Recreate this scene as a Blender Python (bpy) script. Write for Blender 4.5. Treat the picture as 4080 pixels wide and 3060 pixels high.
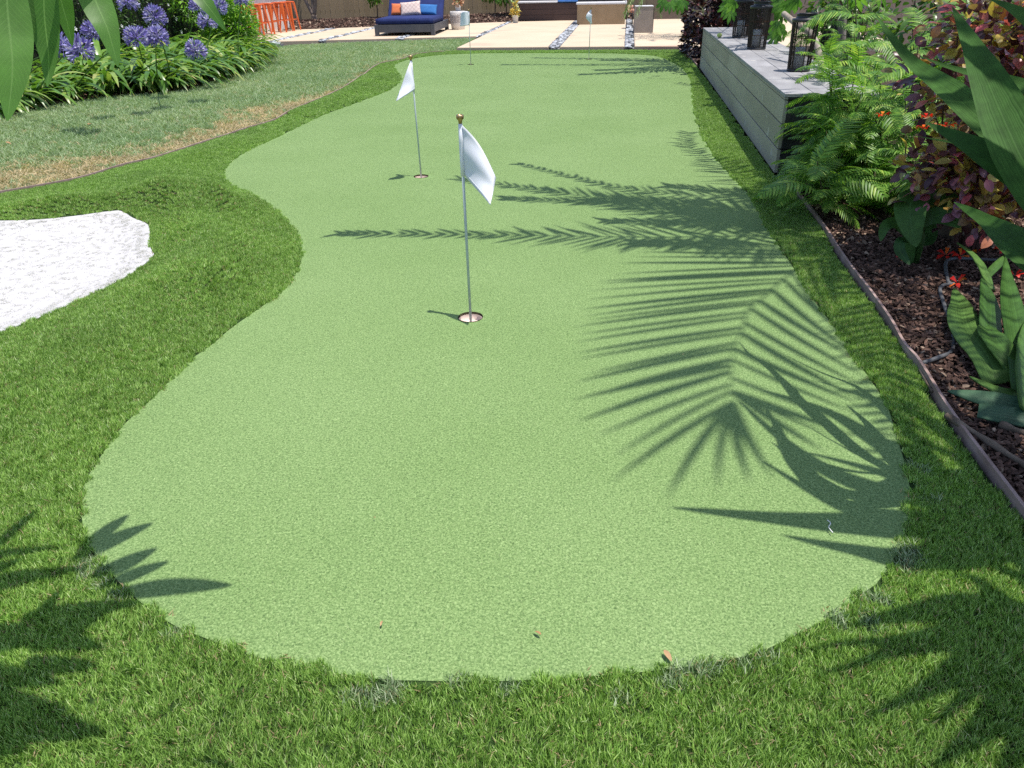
import bpy, bmesh, math, random
import numpy as np
from mathutils import Vector, Matrix
from mathutils.geometry import delaunay_2d_cdt

for o in list(bpy.data.objects): bpy.data.objects.remove(o)
scene = bpy.context.scene
COL = scene.collection
rnd = random.Random(7)
rng = np.random.default_rng(7)
PI = math.pi

# ---------------------------------------------------------------- camera
W, H_ = 4080.0, 3060.0
FPX, PITCH, ROLL, YAW, CAMH = 2980.0, math.radians(28.971), math.radians(-1.2), math.radians(-8.345), 1.36
_fw = np.array([math.sin(YAW)*math.cos(PITCH), math.cos(YAW)*math.cos(PITCH), -math.sin(PITCH)])
_rt = np.array([math.cos(YAW), -math.sin(YAW), 0.0]); _up = np.cross(_rt, _fw)
CR = math.cos(ROLL)*_rt + math.sin(ROLL)*_up
CU = -math.sin(ROLL)*_rt + math.cos(ROLL)*_up
CF = _fw
CC = np.array([0, 0, CAMH])
cd = bpy.data.cameras.new('camera'); cam = bpy.data.objects.new('camera', cd); COL.objects.link(cam)
cd.sensor_fit = 'HORIZONTAL'; cd.sensor_width = 36.0; cd.lens = FPX/W*36.0
cd.clip_start = 0.02; cd.clip_end = 500
cam.matrix_world = Matrix(((CR[0], CU[0], -CF[0], CC[0]), (CR[1], CU[1], -CF[1], CC[1]), (CR[2], CU[2], -CF[2], CC[2]), (0, 0, 0, 1)))
scene.camera = cam

# ---------------------------------------------------------------- light
SUN = Vector((0.2235, -0.0495, 1.0)).normalized()          # direction towards the sun
wd = bpy.data.worlds.new('World'); scene.world = wd; wd.use_nodes = True
nt = wd.node_tree; bg = nt.nodes['Background']
sky = nt.nodes.new('ShaderNodeTexSky'); sky.sky_type = 'NISHITA'; sky.sun_disc = False
sky.sun_elevation = math.asin(SUN.z); sky.sun_rotation = math.atan2(SUN.x, SUN.y)
sky.air_density = 1.0; sky.dust_density = 1.2; sky.ozone_density = 1.0
nt.links.new(sky.outputs[0], bg.inputs[0]); bg.inputs[1].default_value = 0.15
sd = bpy.data.lights.new('sun', 'SUN'); sd.energy = 4.6; sd.angle = math.radians(0.53); sd.color = (1.0, 0.955, 0.88)
so = bpy.data.objects.new('sun', sd); COL.objects.link(so); so.rotation_euler = SUN.to_track_quat('Z', 'Y').to_euler(); so.location = (3, -2, 12)
scene.view_settings.view_transform = 'Standard'; scene.view_settings.look = 'None'
scene.view_settings.exposure = 0.45; scene.view_settings.gamma = 1.0; scene.view_settings.use_curve_mapping = False
scene.cycles.max_bounces = 8; scene.cycles.transparent_max_bounces = 8
scene.cycles.use_denoising = False
scene.render.film_transparent = False

# ---------------------------------------------------------------- projection helpers (measured points of the place)
def ray(u, v): return CF + (u-W/2)/FPX*CR - (v-H_/2)/FPX*CU
def g(u, v, z=0.0):
    d = ray(u, v); t = (z-CAMH)/d[2]; return Vector(CC+t*d)
def far(u, v, dist):
    d = ray(u, v); d = d/np.linalg.norm(d); return Vector(CC+dist*d)
def proj(P):
    d = np.asarray(P, float)-CC; zz = d@CF
    return W/2+FPX*(d@CR)/zz, H_/2-FPX*(d@CU)/zz, zz
def lift(u, v, z):                      # the point at height z whose shadow falls at the measured ground point
    q = g(u, v); return q + SUN*(z/SUN.z)

# terrain relief: low mounds of turf round the bunker
RID = []
def ridge(pts, amp, wid):
    RID.append((np.array([g(u, v, amp*0.8)[:2] for u, v in pts]), amp, wid))
ridge([(-500, 850), (0, 795), (330, 765), (640, 728), (830, 745)], 0.18, 0.27)
ridge([(740, 850), (830, 950), (800, 1060)], 0.10, 0.26)
ridge([(600, 1180), (300, 1370), (-200, 1600)], 0.035, 0.30)
ridge([(1500, 300), (1380, 380), (1230, 440)], 0.05, 0.28)
ridge([(820, 600), (960, 555)], 0.05, 0.25)
BUNK = []
def segdist(P, A):
    P = np.asarray(P); best = np.full(len(P), 1e9)
    for a, b in zip(A[:-1], A[1:]):
        ab = b-a; t = np.clip(((P-a)@ab)/(ab@ab+1e-12), 0, 1)
        best = np.minimum(best, np.hypot(*(P-(a+t[:, None]*ab)).T))
    return best
def inside(P, poly):
    P = np.asarray(P); c = np.zeros(len(P), bool); n = len(poly); x, y = P[:, 0], P[:, 1]
    for i in range(n):
        x1, y1 = poly[i]; x2, y2 = poly[i-1]
        if y1 == y2: continue
        k = ((y1 > y) != (y2 > y)) & (x < (x2-x1)*(y-y1)/(y2-y1)+x1); c ^= k
    return c
def pdist(P, poly): return segdist(P, np.vstack([poly, poly[:1]]))
GREEN = None
def HT(P):
    P = np.asarray(P, float).reshape(-1, 2); z = np.zeros(len(P))
    for A, amp, w in RID: z = z + amp*np.exp(-(segdist(P, A)/w)**2)
    if len(BUNK):
        d = pdist(P, BUNK[0]); kk = np.clip(d/0.22, 0, 1); kk = kk*kk*(3-2*kk)
        kb = np.clip(d/0.30, 0, 1); kb = kb*kb*(3-2*kb)
        z = np.where(inside(P, BUNK[0]), -0.045*kk, z*kb)
    if GREEN is not None:
        d = pdist(P, GREEN); ins = inside(P, GREEN)
        z = np.where(ins, 0, z*np.clip(d/0.35, 0, 1)**1.0)
    return z
def ht(x, y): return float(HT([[x, y]])[0])
def gt(u, v):
    z = 0.0
    for k in range(6):
        p = g(u, v, z); z = 0.5*z+0.5*ht(p.x, p.y)
    return p
def spline(pts, closed=True, step=0.05):
    P = np.array(pts, float); n = len(P); out = []
    rngi = range(n) if closed else range(n-1)
    for i in rngi:
        if closed: p0, p1, p2, p3 = P[i-1], P[i], P[(i+1) % n], P[(i+2) % n]
        else: p0, p1, p2, p3 = P[max(i-1, 0)], P[i], P[i+1], P[min(i+2, n-1)]
        m = max(1, int(np.linalg.norm(p2-p1)/step)); m = min(m, 60)
        d1, d2, d3 = [max(np.linalg.norm(a-b)**0.5, 1e-4) for a, b in ((p1, p0), (p2, p1), (p3, p2))]
        t0 = 0; t1 = d1; t2 = t1+d2; t3 = t2+d3
        for k in range(m):
            t = t1+(t2-t1)*k/m
            A1 = (t1-t)/(t1-t0)*p0+(t-t0)/(t1-t0)*p1 if d1 > 1e-3 else p1
            A2 = (t2-t)/(t2-t1)*p1+(t-t1)/(t2-t1)*p2
            A3 = (t3-t)/(t3-t2)*p2+(t-t2)/(t3-t2)*p3 if d3 > 1e-3 else p2
            B1 = (t2-t)/(t2-t0)*A1+(t-t0)/(t2-t0)*A2; B2 = (t3-t)/(t3-t1)*A2+(t-t1)/(t3-t1)*A3
            out.append((t2-t)/(t2-t1)*B1+(t-t1)/(t2-t1)*B2)
    if not closed: out.append(P[-1])
    return np.array(out)

# ---------------------------------------------------------------- object helpers
def link(o, parent=None):
    COL.objects.link(o)
    if parent is not None: o.parent = parent
    return o
def tag(o, label=None, cat=None, group=None, kind=None):
    if label: o['label'] = label
    if cat: o['category'] = cat
    if group: o['group'] = group
    if kind: o['kind'] = kind
    return o
def thing(name, label, cat, loc=(0, 0, 0), rz=0.0, group=None):
    o = bpy.data.objects.new(name, None); link(o); o.location = loc; o.rotation_euler = (0, 0, rz); o.empty_display_size = 0.1
    return tag(o, label, cat, group)
def mesh(name, V, F, m=None, smooth=False, uv=None):
    me = bpy.data.meshes.new(name); me.from_pydata([tuple(v) for v in V], [], [tuple(f) for f in F])
    if m is not None: me.materials.append(m)
    if smooth: me.polygons.foreach_set('use_smooth', [True]*len(me.polygons))
    if uv is not None:
        l = me.uv_layers.new(name='UVMap'); idx = np.zeros(len(me.loops), int); me.loops.foreach_get('vertex_index', idx)
        l.data.foreach_set('uv', np.asarray(uv, float)[idx].ravel())
    me.update(); return me
def fastmesh(name, V, quads, tris, m, uv=None, smooth=False):
    me = bpy.data.meshes.new(name); V = np.asarray(V, np.float32)
    quads = np.asarray(quads, np.int32).reshape(-1, 4); tris = np.asarray(tris, np.int32).reshape(-1, 3)
    me.vertices.add(len(V)); me.vertices.foreach_set('co', V.ravel())
    nl = quads.size+tris.size; me.loops.add(nl)
    me.loops.foreach_set('vertex_index', np.concatenate([quads.ravel(), tris.ravel()]))
    ls = np.concatenate([np.arange(len(quads))*4, quads.size+np.arange(len(tris))*3]).astype(np.int32)
    me.polygons.add(len(ls)); me.polygons.foreach_set('loop_start', ls)
    if smooth: me.polygons.foreach_set('use_smooth', np.ones(len(ls), bool))
    if uv is not None:
        l = me.uv_layers.new(name='UVMap'); idx = np.concatenate([quads.ravel(), tris.ravel()]); l.data.foreach_set('uv', np.asarray(uv, np.float32)[idx].ravel())
    if m is not None: me.materials.append(m)
    me.update(calc_edges=True); return me
def part(name, me, parent, loc=None, rot=None, mw=None, scale=None):
    o = bpy.data.objects.new(name, me); link(o, parent)
    if mw is not None: o.matrix_local = mw
    if loc is not None: o.location = loc
    if rot is not None: o.rotation_euler = rot
    if scale is not None: o.scale = (scale,)*3 if isinstance(scale, (int, float)) else scale
    return o
def box(name, lo, hi, m, bev=0.004):
    bm = bmesh.new(); bmesh.ops.create_cube(bm, size=1.0)
    lo, hi = Vector(lo), Vector(hi); s = hi-lo; c = (hi+lo)/2
    for v in bm.verts: v.co = Vector((v.co.x*s.x, v.co.y*s.y, v.co.z*s.z))+c
    if bev: bmesh.ops.bevel(bm, geom=bm.edges[:], offset=min(bev, min(s)*0.4), segments=2, profile=0.7, affect='EDGES')
    me = bpy.data.meshes.new(name); bm.to_mesh(me); bm.free(); me.materials.append(m); return me
def lathe(name, prof, m, n=24, smooth=True, cap=False):
    V, F = [], []
    for r, z in prof:
        for k in range(n): a = 2*PI*k/n; V.append((r*math.cos(a), r*math.sin(a), z))
    for i in range(len(prof)-1):
        for k in range(n): F.append((i*n+k, i*n+(k+1) % n, (i+1)*n+(k+1) % n, (i+1)*n+k))
    if cap: F.append(tuple(range(n))[::-1]); F.append(tuple((len(prof)-1)*n+k for k in range(n)))
    me = mesh(name, V, F, m, smooth); return me
def tubegeo(P, R, n=8, cap=True):
    P = [Vector(p) for p in P]; R = R if hasattr(R, '__len__') else [R]*len(P)
    V, F = [], []; t0 = (P[1]-P[0]).normalized(); ref = Vector((0, 0, 1)) if abs(t0.z) < 0.9 else Vector((1, 0, 0))
    nx = t0.cross(ref).normalized()
    for i, p in enumerate(P):
        t = (P[min(i+1, len(P)-1)]-P[max(i-1, 0)]).normalized(); nx = (nx-t*nx.dot(t)).normalized(); ny = t.cross(nx)
        for k in range(n): a = 2*PI*k/n; V.append(p+(nx*math.cos(a)+ny*math.sin(a))*R[i])
    for i in range(len(P)-1):
        for k in range(n): F.append((i*n+k, i*n+(k+1) % n, (i+1)*n+(k+1) % n, (i+1)*n+k))
    if cap: F.append(tuple(range(n))[::-1]); F.append(tuple((len(P)-1)*n+k for k in range(n)))
    return V, F
def tube(name, P, R, m, n=8, smooth=True): V, F = tubegeo(P, R, n); return mesh(name, V, F, m, smooth)
def merge(geos):
    V, F = [], []
    for v, f in geos: b = len(V); V += list(v); F += [tuple(i+b for i in q) for q in f]
    return V, F
def smoothpts(P, n=24):
    Q = spline([tuple(p) for p in P], closed=False, step=1e-9) if False else None
    P = [np.array(p, float) for p in P]; out = []
    L = np.concatenate([[0], np.cumsum([np.linalg.norm(b-a) for a, b in zip(P[:-1], P[1:])])]); A = np.array(P)
    # Catmull-Rom through the points, evaluated evenly in index space
    m = len(P)-1
    for k in range(n+1):
        s = k/n*L[-1]; i = min(np.searchsorted(L, s, 'right')-1, m-1); t = (s-L[i])/max(L[i+1]-L[i], 1e-9)
        p0, p1, p2, p3 = A[max(i-1, 0)], A[i], A[i+1], A[min(i+2, m)]
        out.append(Vector(0.5*((2*p1)+(-p0+p2)*t+(2*p0-5*p1+4*p2-p3)*t*t+(-p0+3*p1-3*p2+p3)*t**3)))
    return out
def joined(name, meshes, mats, m, parent=None, smooth=False):
    """one mesh out of many placed copies of small meshes"""
    VS, QS, TS, UV = [], [], [], []; base = 0; cache = {}
    for me, M in zip(meshes, mats):
        if me.name not in cache:
            v = np.zeros(len(me.vertices)*3); me.vertices.foreach_get('co', v)
            q = [p.vertices[:] for p in me.polygons if len(p.vertices) == 4]; t = [p.vertices[:] for p in me.polygons if len(p.vertices) == 3]
            for p in me.polygons:
                if len(p.vertices) > 4:
                    vs = p.vertices[:]; t += [(vs[0], vs[i], vs[i+1]) for i in range(1, len(vs)-1)]
            uvv = np.zeros((len(me.vertices), 2))
            if me.uv_layers:
                for lp, d in zip(me.loops, me.uv_layers[0].data): uvv[lp.vertex_index] = d.uv
            cache[me.name] = (v.reshape(-1, 3), np.array(q, int).reshape(-1, 4), np.array(t, int).reshape(-1, 3), uvv)
        v, q, t, uvv = cache[me.name]; A = np.array(M)
        VS.append(v@A[:3, :3].T+A[:3, 3]); QS.append(q+base); TS.append(t+base); UV.append(uvv); base += len(v)
    me = fastmesh(name, np.vstack(VS), np.vstack(QS), np.vstack(TS), m, np.vstack(UV), smooth)
    o = bpy.data.objects.new(name, me); link(o, parent); return o
def foliage(parent, name, meshes, M, limit=300, restname='foliage', m=None):
    """the nearest leaves as parts of their own, the rest as one part"""
    org = parent.matrix_basis.to_translation() if parent else Vector()
    k = sorted(range(len(M)), key=lambda i: (M[i].to_translation()+org-Vector(CC)).length)
    for i in k[:limit]: part(name, meshes[i], parent, mw=M[i])
    if len(k) > limit:
        o = joined(restname, [meshes[i] for i in k[limit:]], [M[i] for i in k[limit:]], m, parent, smooth=True); o['kind'] = 'stuff'
def frame(p, d, up=Vector((0, 0, 1)), s=1.0, roll=0.0):
    """matrix that sends +Y along d, +Z near up"""
    y = Vector(d).normalized(); x = y.cross(Vector(up))
    if x.length < 1e-4: x = y.cross(Vector((1, 0, 0)))
    x.normalize(); z = x.cross(y)
    M = Matrix((x, y, z)).transposed().to_4x4(); M = M @ Matrix.Rotation(roll, 4, 'Y')
    return Matrix.Translation(p) @ M @ Matrix.Scale(s, 4)

# ---------------------------------------------------------------- material helpers
def newmat(name):
    m = bpy.data.materials.new(name); m.use_nodes = True; t = m.node_tree
    return m, t, t.nodes['Principled BSDF'], t.nodes['Material Output']
def N(t, typ, **kw):
    n = t.nodes.new(typ)
    for k, v in kw.items():
        if k.startswith('_'): n.inputs[int(k[1:]) if k[1:].isdigit() else k[1:].replace('_', ' ')].default_value = v
        else: setattr(n, k, v)
    return n
def ramp(t, stops, interp='LINEAR'):
    n = t.nodes.new('ShaderNodeValToRGB'); n.color_ramp.interpolation = interp; e = n.color_ramp.elements
    while len(e) < len(stops): e.new(0.5)
    for i, (p, c) in enumerate(stops): e[i].position = p; e[i].color = (*c, 1) if len(c) == 3 else c
    return n
def rand(t):
    """a random number per object (or instance) and per loose piece"""
    oi = t.nodes.new('ShaderNodeObjectInfo'); ge = t.nodes.new('ShaderNodeNewGeometry')
    a = N(t, 'ShaderNodeMath', operation='ADD'); f = N(t, 'ShaderNodeMath', operation='FRACT')
    t.links.new(oi.outputs['Random'], a.inputs[0]); t.links.new(ge.outputs['Random Per Island'], a.inputs[1]); t.links.new(a.outputs[0], f.inputs[0]); return f.outputs[0]
def posnoise(t, scale, detail=3.0, dist=0.0, vec=None):
    ge = t.nodes.new('ShaderNodeNewGeometry'); n = t.nodes.new('ShaderNodeTexNoise'); n.inputs['Scale'].default_value = scale
    n.inputs['Detail'].default_value = detail; n.inputs['Distortion'].default_value = dist
    t.links.new(vec if vec is not None else ge.outputs['Position'], n.inputs['Vector']); return n
def objnoise(t, scale, detail=3.0, stretch=None):
    tc = t.nodes.new('ShaderNodeTexCoord'); n = t.nodes.new('ShaderNodeTexNoise'); n.inputs['Scale'].default_value = scale; n.inputs['Detail'].default_value = detail
    src = tc.outputs['Object']
    if stretch:
        mp = t.nodes.new('ShaderNodeMapping'); mp.inputs['Scale'].default_value = stretch; t.links.new(src, mp.inputs[0]); src = mp.outputs[0]
    t.links.new(src, n.inputs['Vector']); return n
def mixc(t, fac, a, b, blend='MIX'):
    n = t.nodes.new('ShaderNodeMix'); n.data_type = 'RGBA'; n.blend_type = blend
    for s, v in ((n.inputs[0], fac), (n.inputs[6], a), (n.inputs[7], b)):
        if hasattr(v, 'is_linked') or hasattr(v, 'links'): t.links.new(v, s)
        elif isinstance(v, tuple): s.default_value = (*v, 1)
        else: s.default_value = v
    return n.outputs[2]
def bump(t, h, strength=0.3, dist=0.01):
    b = t.nodes.new('ShaderNodeBump'); b.inputs['Strength'].default_value = strength; b.inputs['Distance'].default_value = dist; t.links.new(h, b.inputs['Height']); return b.outputs[0]
def surf(name, c1, c2, scale=6.0, rough=0.7, bs=0.2, bscale=None, stretch=None, spec=0.3, metal=0.0, per=0.0, speck=None):
    m, t, b, o = newmat(name); n = objnoise(t, scale, 5.0, stretch); r = ramp(t, [(0.3, c1), (0.7, c2)]); t.links.new(n.outputs[0], r.inputs[0]); col = r.outputs[0]
    if per:
        mm = N(t, 'ShaderNodeMapRange', _3=1-per, _4=1+per); t.links.new(rand(t), mm.inputs[0])
        cb = N(t, 'ShaderNodeCombineXYZ'); [t.links.new(mm.outputs[0], cb.inputs[i]) for i in range(3)]
        col = mixc(t, 1.0, col, cb.outputs[0], 'MULTIPLY')
    if speck:
        n3 = objnoise(t, speck[0], 2.0); r3 = ramp(t, [(speck[1], (0, 0, 0)), (speck[1]+0.06, (1, 1, 1))]); t.links.new(n3.outputs[0], r3.inputs[0]); col = mixc(t, r3.outputs[0], col, speck[2])
    t.links.new(col, b.inputs['Base Color']); b.inputs['Roughness'].default_value = rough; b.inputs['Specular IOR Level'].default_value = spec; b.inputs['Metallic'].default_value = metal
    if bs:
        n2 = objnoise(t, bscale or scale*8, 4.0, stretch); t.links.new(bump(t, n2.outputs[0], bs, 0.01), b.inputs['Normal'])
    return m
def leafmat(name, stops, rough=0.45, trans=0.35, spec=0.35, vein=None, tmul=1.5, interp='LINEAR', tipcol=None, streak=0):
    m, t, b, o = newmat(name); r = ramp(t, stops, interp); t.links.new(rand(t), r.inputs[0]); col = r.outputs[0]
    n = objnoise(t, 30, 3.0); rr = ramp(t, [(0.3, (0.75, 0.75, 0.75)), (0.75, (1.2, 1.2, 1.2))]); t.links.new(n.outputs[0], rr.inputs[0]); col = mixc(t, 1.0, col, rr.outputs[0], 'MULTIPLY')
    if streak:
        uv_ = t.nodes.new('ShaderNodeUVMap'); mp_ = t.nodes.new('ShaderNodeMapping'); mp_.inputs['Scale'].default_value = (streak, 1.3, 1); t.links.new(uv_.outputs[0], mp_.inputs[0]); ns_ = t.nodes.new('ShaderNodeTexNoise'); ns_.inputs['Scale'].default_value = 1.0; ns_.inputs['Detail'].default_value = 4.0; t.links.new(mp_.outputs[0], ns_.inputs['Vector'])
        rs_ = ramp(t, [(0.3, (0.62, 0.66, 0.62)), (0.72, (1.25, 1.2, 1.15))]); t.links.new(ns_.outputs[0], rs_.inputs[0]); col = mixc(t, 1.0, col, rs_.outputs[0], 'MULTIPLY'); t.links.new(bump(t, ns_.outputs[0], 0.35, 0.004), b.inputs['Normal'])
    if vein or tipcol:
        uvn = t.nodes.new('ShaderNodeUVMap'); sp = t.nodes.new('ShaderNodeSeparateXYZ'); t.links.new(uvn.outputs[0], sp.inputs[0])
    if vein:
        a = N(t, 'ShaderNodeMath', operation='SUBTRACT', _1=0.5); t.links.new(sp.outputs[0], a.inputs[0])
        ab = N(t, 'ShaderNodeMath', operation='ABSOLUTE'); t.links.new(a.outputs[0], ab.inputs[0])
        mid = ramp(t, [(0.0, (1, 1, 1)), (0.035, (0, 0, 0))]); t.links.new(ab.outputs[0], mid.inputs[0])
        fac = mid.outputs[0]
        if vein[1]:
            k = N(t, 'ShaderNodeMath', operation='MULTIPLY_ADD', _1=-0.30, ); t.links.new(ab.outputs[0], k.inputs[0]); t.links.new(sp.outputs[1], k.inputs[2])
            s = N(t, 'ShaderNodeMath', operation='MULTIPLY', _1=vein[1]); t.links.new(k.outputs[0], s.inputs[0])
            fr = N(t, 'ShaderNodeMath', operation='FRACT'); t.links.new(s.outputs[0], fr.inputs[0])
            vr = ramp(t, [(0.0, (0.45,)*3), (0.10, (0, 0, 0)), (0.9, (0, 0, 0)), (1.0, (0.45,)*3)]); t.links.new(fr.outputs[0], vr.inputs[0])
            fac = mixc(t, 1.0, mid.outputs[0], vr.outputs[0], 'ADD')
        col = mixc(t, fac, col, vein[0])
    if tipcol:
        tr = ramp(t, [(0.93, (0, 0, 0)), (0.99, (1, 1, 1))]); t.links.new(sp.outputs[1], tr.inputs[0]); col = mixc(t, tr.outputs[0], col, tipcol)
    t.links.new(col, b.inputs['Base Color']); b.inputs['Roughness'].default_value = rough; b.inputs['Specular IOR Level'].default_value = spec
    tb = t.nodes.new('ShaderNodeBsdfTranslucent'); tc = mixc(t, 1.0, col, (tmul, tmul*1.05, tmul*0.55), 'MULTIPLY'); t.links.new(tc, tb.inputs[0])
    mx = t.nodes.new('ShaderNodeMixShader'); mx.inputs[0].default_value = trans
    t.links.new(b.outputs[0], mx.inputs[1]); t.links.new(tb.outputs[0], mx.inputs[2]); t.links.new(mx.outputs[0], o.inputs[0]); return m

# ---------------------------------------------------------------- leaf shapes
def strap(P, Wd, up=Vector((0, 0, 1)), fold=0.15, twist=0.0, wave=0.0, cols=2):
    """a strap or blade along the points P with half-width Wd[i]; returns verts, faces, uv"""
    P = [Vector(p) for p in P]; V, F, UV = [], [], []; n = len(P); x0 = None
    for i, p in enumerate(P):
        t = (P[min(i+1, n-1)]-P[max(i-1, 0)]).normalized(); x = t.cross(up)
        if x.length < 1e-3: x = x0 or t.cross(Vector((1, 0, 0)))
        x = x.normalized()
        if x0 is not None and x.dot(x0) < 0: x = -x
        x0 = x; a = twist*i/(n-1); z = x.cross(t).normalized(); x2 = x*math.cos(a)+z*math.sin(a); z2 = z*math.cos(a)-x*math.sin(a)
        w = Wd[i]; wv = wave*w*math.sin(i*1.9)
        for c in range(cols+1):
            s = c/cols*2-1; V.append(p+x2*(w*s)+z2*(fold*w*abs(s)+wv*s)); UV.append((c/cols, i/(n-1)))
    k = cols+1
    for i in range(n-1):
        for c in range(cols): F.append((i*k+c, i*k+c+1, (i+1)*k+c+1, (i+1)*k+c))
    return V, F, UV
def leafmesh(name, L, Wm, m, arch=0.4, n=8, prof=None, fold=0.2, twist=0.0, wave=0.0, side=0.0, rise=0.0):
    P = []; a = rise; p = Vector((0, 0, 0)); ds = L/n
    for i in range(n+1):
        P.append(p.copy()); p = p+Vector((math.sin(side*i/n)*ds, math.cos(a)*ds, math.sin(a)*ds)); a -= arch*2*(i+0.5)/n/n*1.0*n/ n*1.0 if False else arch/n
    prof = prof or (lambda s: math.sin(PI*min(1, s*0.9+0.1))**0.7)
    Wd = [max(Wm*0.5*prof(i/n), 0.0004) for i in range(n+1)]
    V, F, UV = strap(P, Wd, fold=fold, twist=twist, wave=wave); return mesh(name, V, F, m, True, UV)
oval = lambda s: math.sin(PI*(0.04+0.94*s))**0.8
spear = lambda s: (math.sin(PI*min(1, 0.06+0.94*s))**0.75)*(1-0.35*s)
strapp = lambda s: (0.55+0.45*min(1, s*3))*(1 if s < 0.72 else max(0.0, 1-((s-0.72)/0.28)**2.2))
sword = lambda s: (0.75+0.25*math.sin(PI*min(1, s*1.3)))*(1 if s < 0.45 else max(0.0, 1-((s-0.45)/0.55)**1.6))

# scattered masses (grass, bark): small source meshes placed on points
def scatter(name, sources, P, rot, scl, idx, label, cat, kind='stuff'):
    cname = name+'_sources'; c = bpy.data.collections.new(cname)
    for i, me in enumerate(sources):
        o = bpy.data.objects.new('%s_%02d' % (cname, i), me); c.objects.link(o)
    me = bpy.data.meshes.new(name); me.vertices.add(len(P)); me.vertices.foreach_set('co', np.asarray(P, np.float32).ravel())
    for nm, ty, arr, f in (('rot', 'FLOAT_VECTOR', np.asarray(rot, np.float32), 'vector'), ('scl', 'FLOAT_VECTOR', np.asarray(scl, np.float32), 'vector'), ('idx', 'INT', np.asarray(idx, np.int32), 'value')):
        a = me.attributes.new(nm, ty, 'POINT'); a.data.foreach_set(f, arr.ravel())
    me.update(); o = bpy.data.objects.new(name, me); link(o)
    ng = bpy.data.node_groups.new(name+'_nodes', 'GeometryNodeTree')
    ng.interface.new_socket('Geometry', in_out='INPUT', socket_type='NodeSocketGeometry'); ng.interface.new_socket('Geometry', in_out='OUTPUT', socket_type='NodeSocketGeometry')
    gi, go = ng.nodes.new('NodeGroupInput'), ng.nodes.new('NodeGroupOutput'); ip = ng.nodes.new('GeometryNodeInstanceOnPoints')
    ci = ng.nodes.new('GeometryNodeCollectionInfo'); ci.inputs['Collection'].default_value = c; ci.inputs['Separate Children'].default_value = True; ci.inputs['Reset Children'].default_value = True
    def na(nm, ty):
        n = ng.nodes.new('GeometryNodeInputNamedAttribute'); n.data_type = ty; n.inputs[0].default_value = nm; return n.outputs[0]
    L = ng.links.new
    L(gi.outputs[0], ip.inputs['Points']); L(ci.outputs[0], ip.inputs['Instance']); ip.inputs['Pick Instance'].default_value = True
    L(na('idx', 'INT'), ip.inputs['Instance Index']); L(na('rot', 'FLOAT_VECTOR'), ip.inputs['Rotation']); L(na('scl', 'FLOAT_VECTOR'), ip.inputs['Scale']); L(ip.outputs[0], go.inputs[0])
    o.modifiers.new('scatter', 'NODES').node_group = ng
    return tag(o, label, cat, kind=kind)
def tuft(name, n, spread, h, w, m, lean=0.35, curl=0.5, seed=0, segs=2, bias=(0, 0), strat=False):
    r = np.random.default_rng(seed); V, Q, T = [], [], []
    for k in range(n):
        x, y = r.uniform(-spread, spread, 2)
        if strat: q_ = int(math.ceil(n**0.5)); x, y = ((k % q_)+r.random())/q_*2*spread-spread, ((k//q_)+r.random())/q_*2*spread-spread
        hh = r.uniform(*h); ww = w*r.uniform(0.7, 1.2)*0.5; a = r.uniform(0, 2*PI); d = np.array([math.cos(a), math.sin(a)])*r.uniform(0.1, lean)+np.array(bias); p = np.array([x, y, -0.004])
        fa = r.uniform(0, 2*PI); wx = np.array([math.cos(fa), math.sin(fa), 0])*ww; b = len(V)
        for s in range(segs+1):
            t = s/segs; c = p+np.array([d[0]*hh*(t+curl*t*t), d[1]*hh*(t+curl*t*t), hh*t*(1-0.25*curl*t)+0.0])
            if s < segs: V += [c-wx*(1-0.45*t), c+wx*(1-0.45*t)]
            else: V.append(c)
        for s in range(segs-1): Q.append((b+2*s, b+2*s+1, b+2*s+3, b+2*s+2))
        e = b+2*(segs-1); T.append((e, e+1, e+2))
    return fastmesh(name, V, Q, T, m)
def gridpts(poly, pitch, margin, r, umargin=900, jit=0.5):
    lo, hi = poly.min(0), poly.max(0); xs = np.arange(lo[0], hi[0], pitch); ys = np.arange(lo[1], hi[1], pitch)
    P = np.stack(np.meshgrid(xs, ys), -1).reshape(-1, 2)+0.0; P += r.uniform(-jit, jit, P.shape)*pitch
    d = np.c_[P, np.zeros(len(P))]-CC; zz = d@CF; u = W/2+FPX*(d@CR)/np.maximum(zz, .05); v = H_/2-FPX*(d@CU)/np.maximum(zz, .05)
    P = P[(zz > 0.3) & (u > -umargin) & (u < W+umargin) & (v < H_+umargin)]
    P = P[inside(P, poly)]
    return P[pdist(P, poly) > margin] if margin else P
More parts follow.
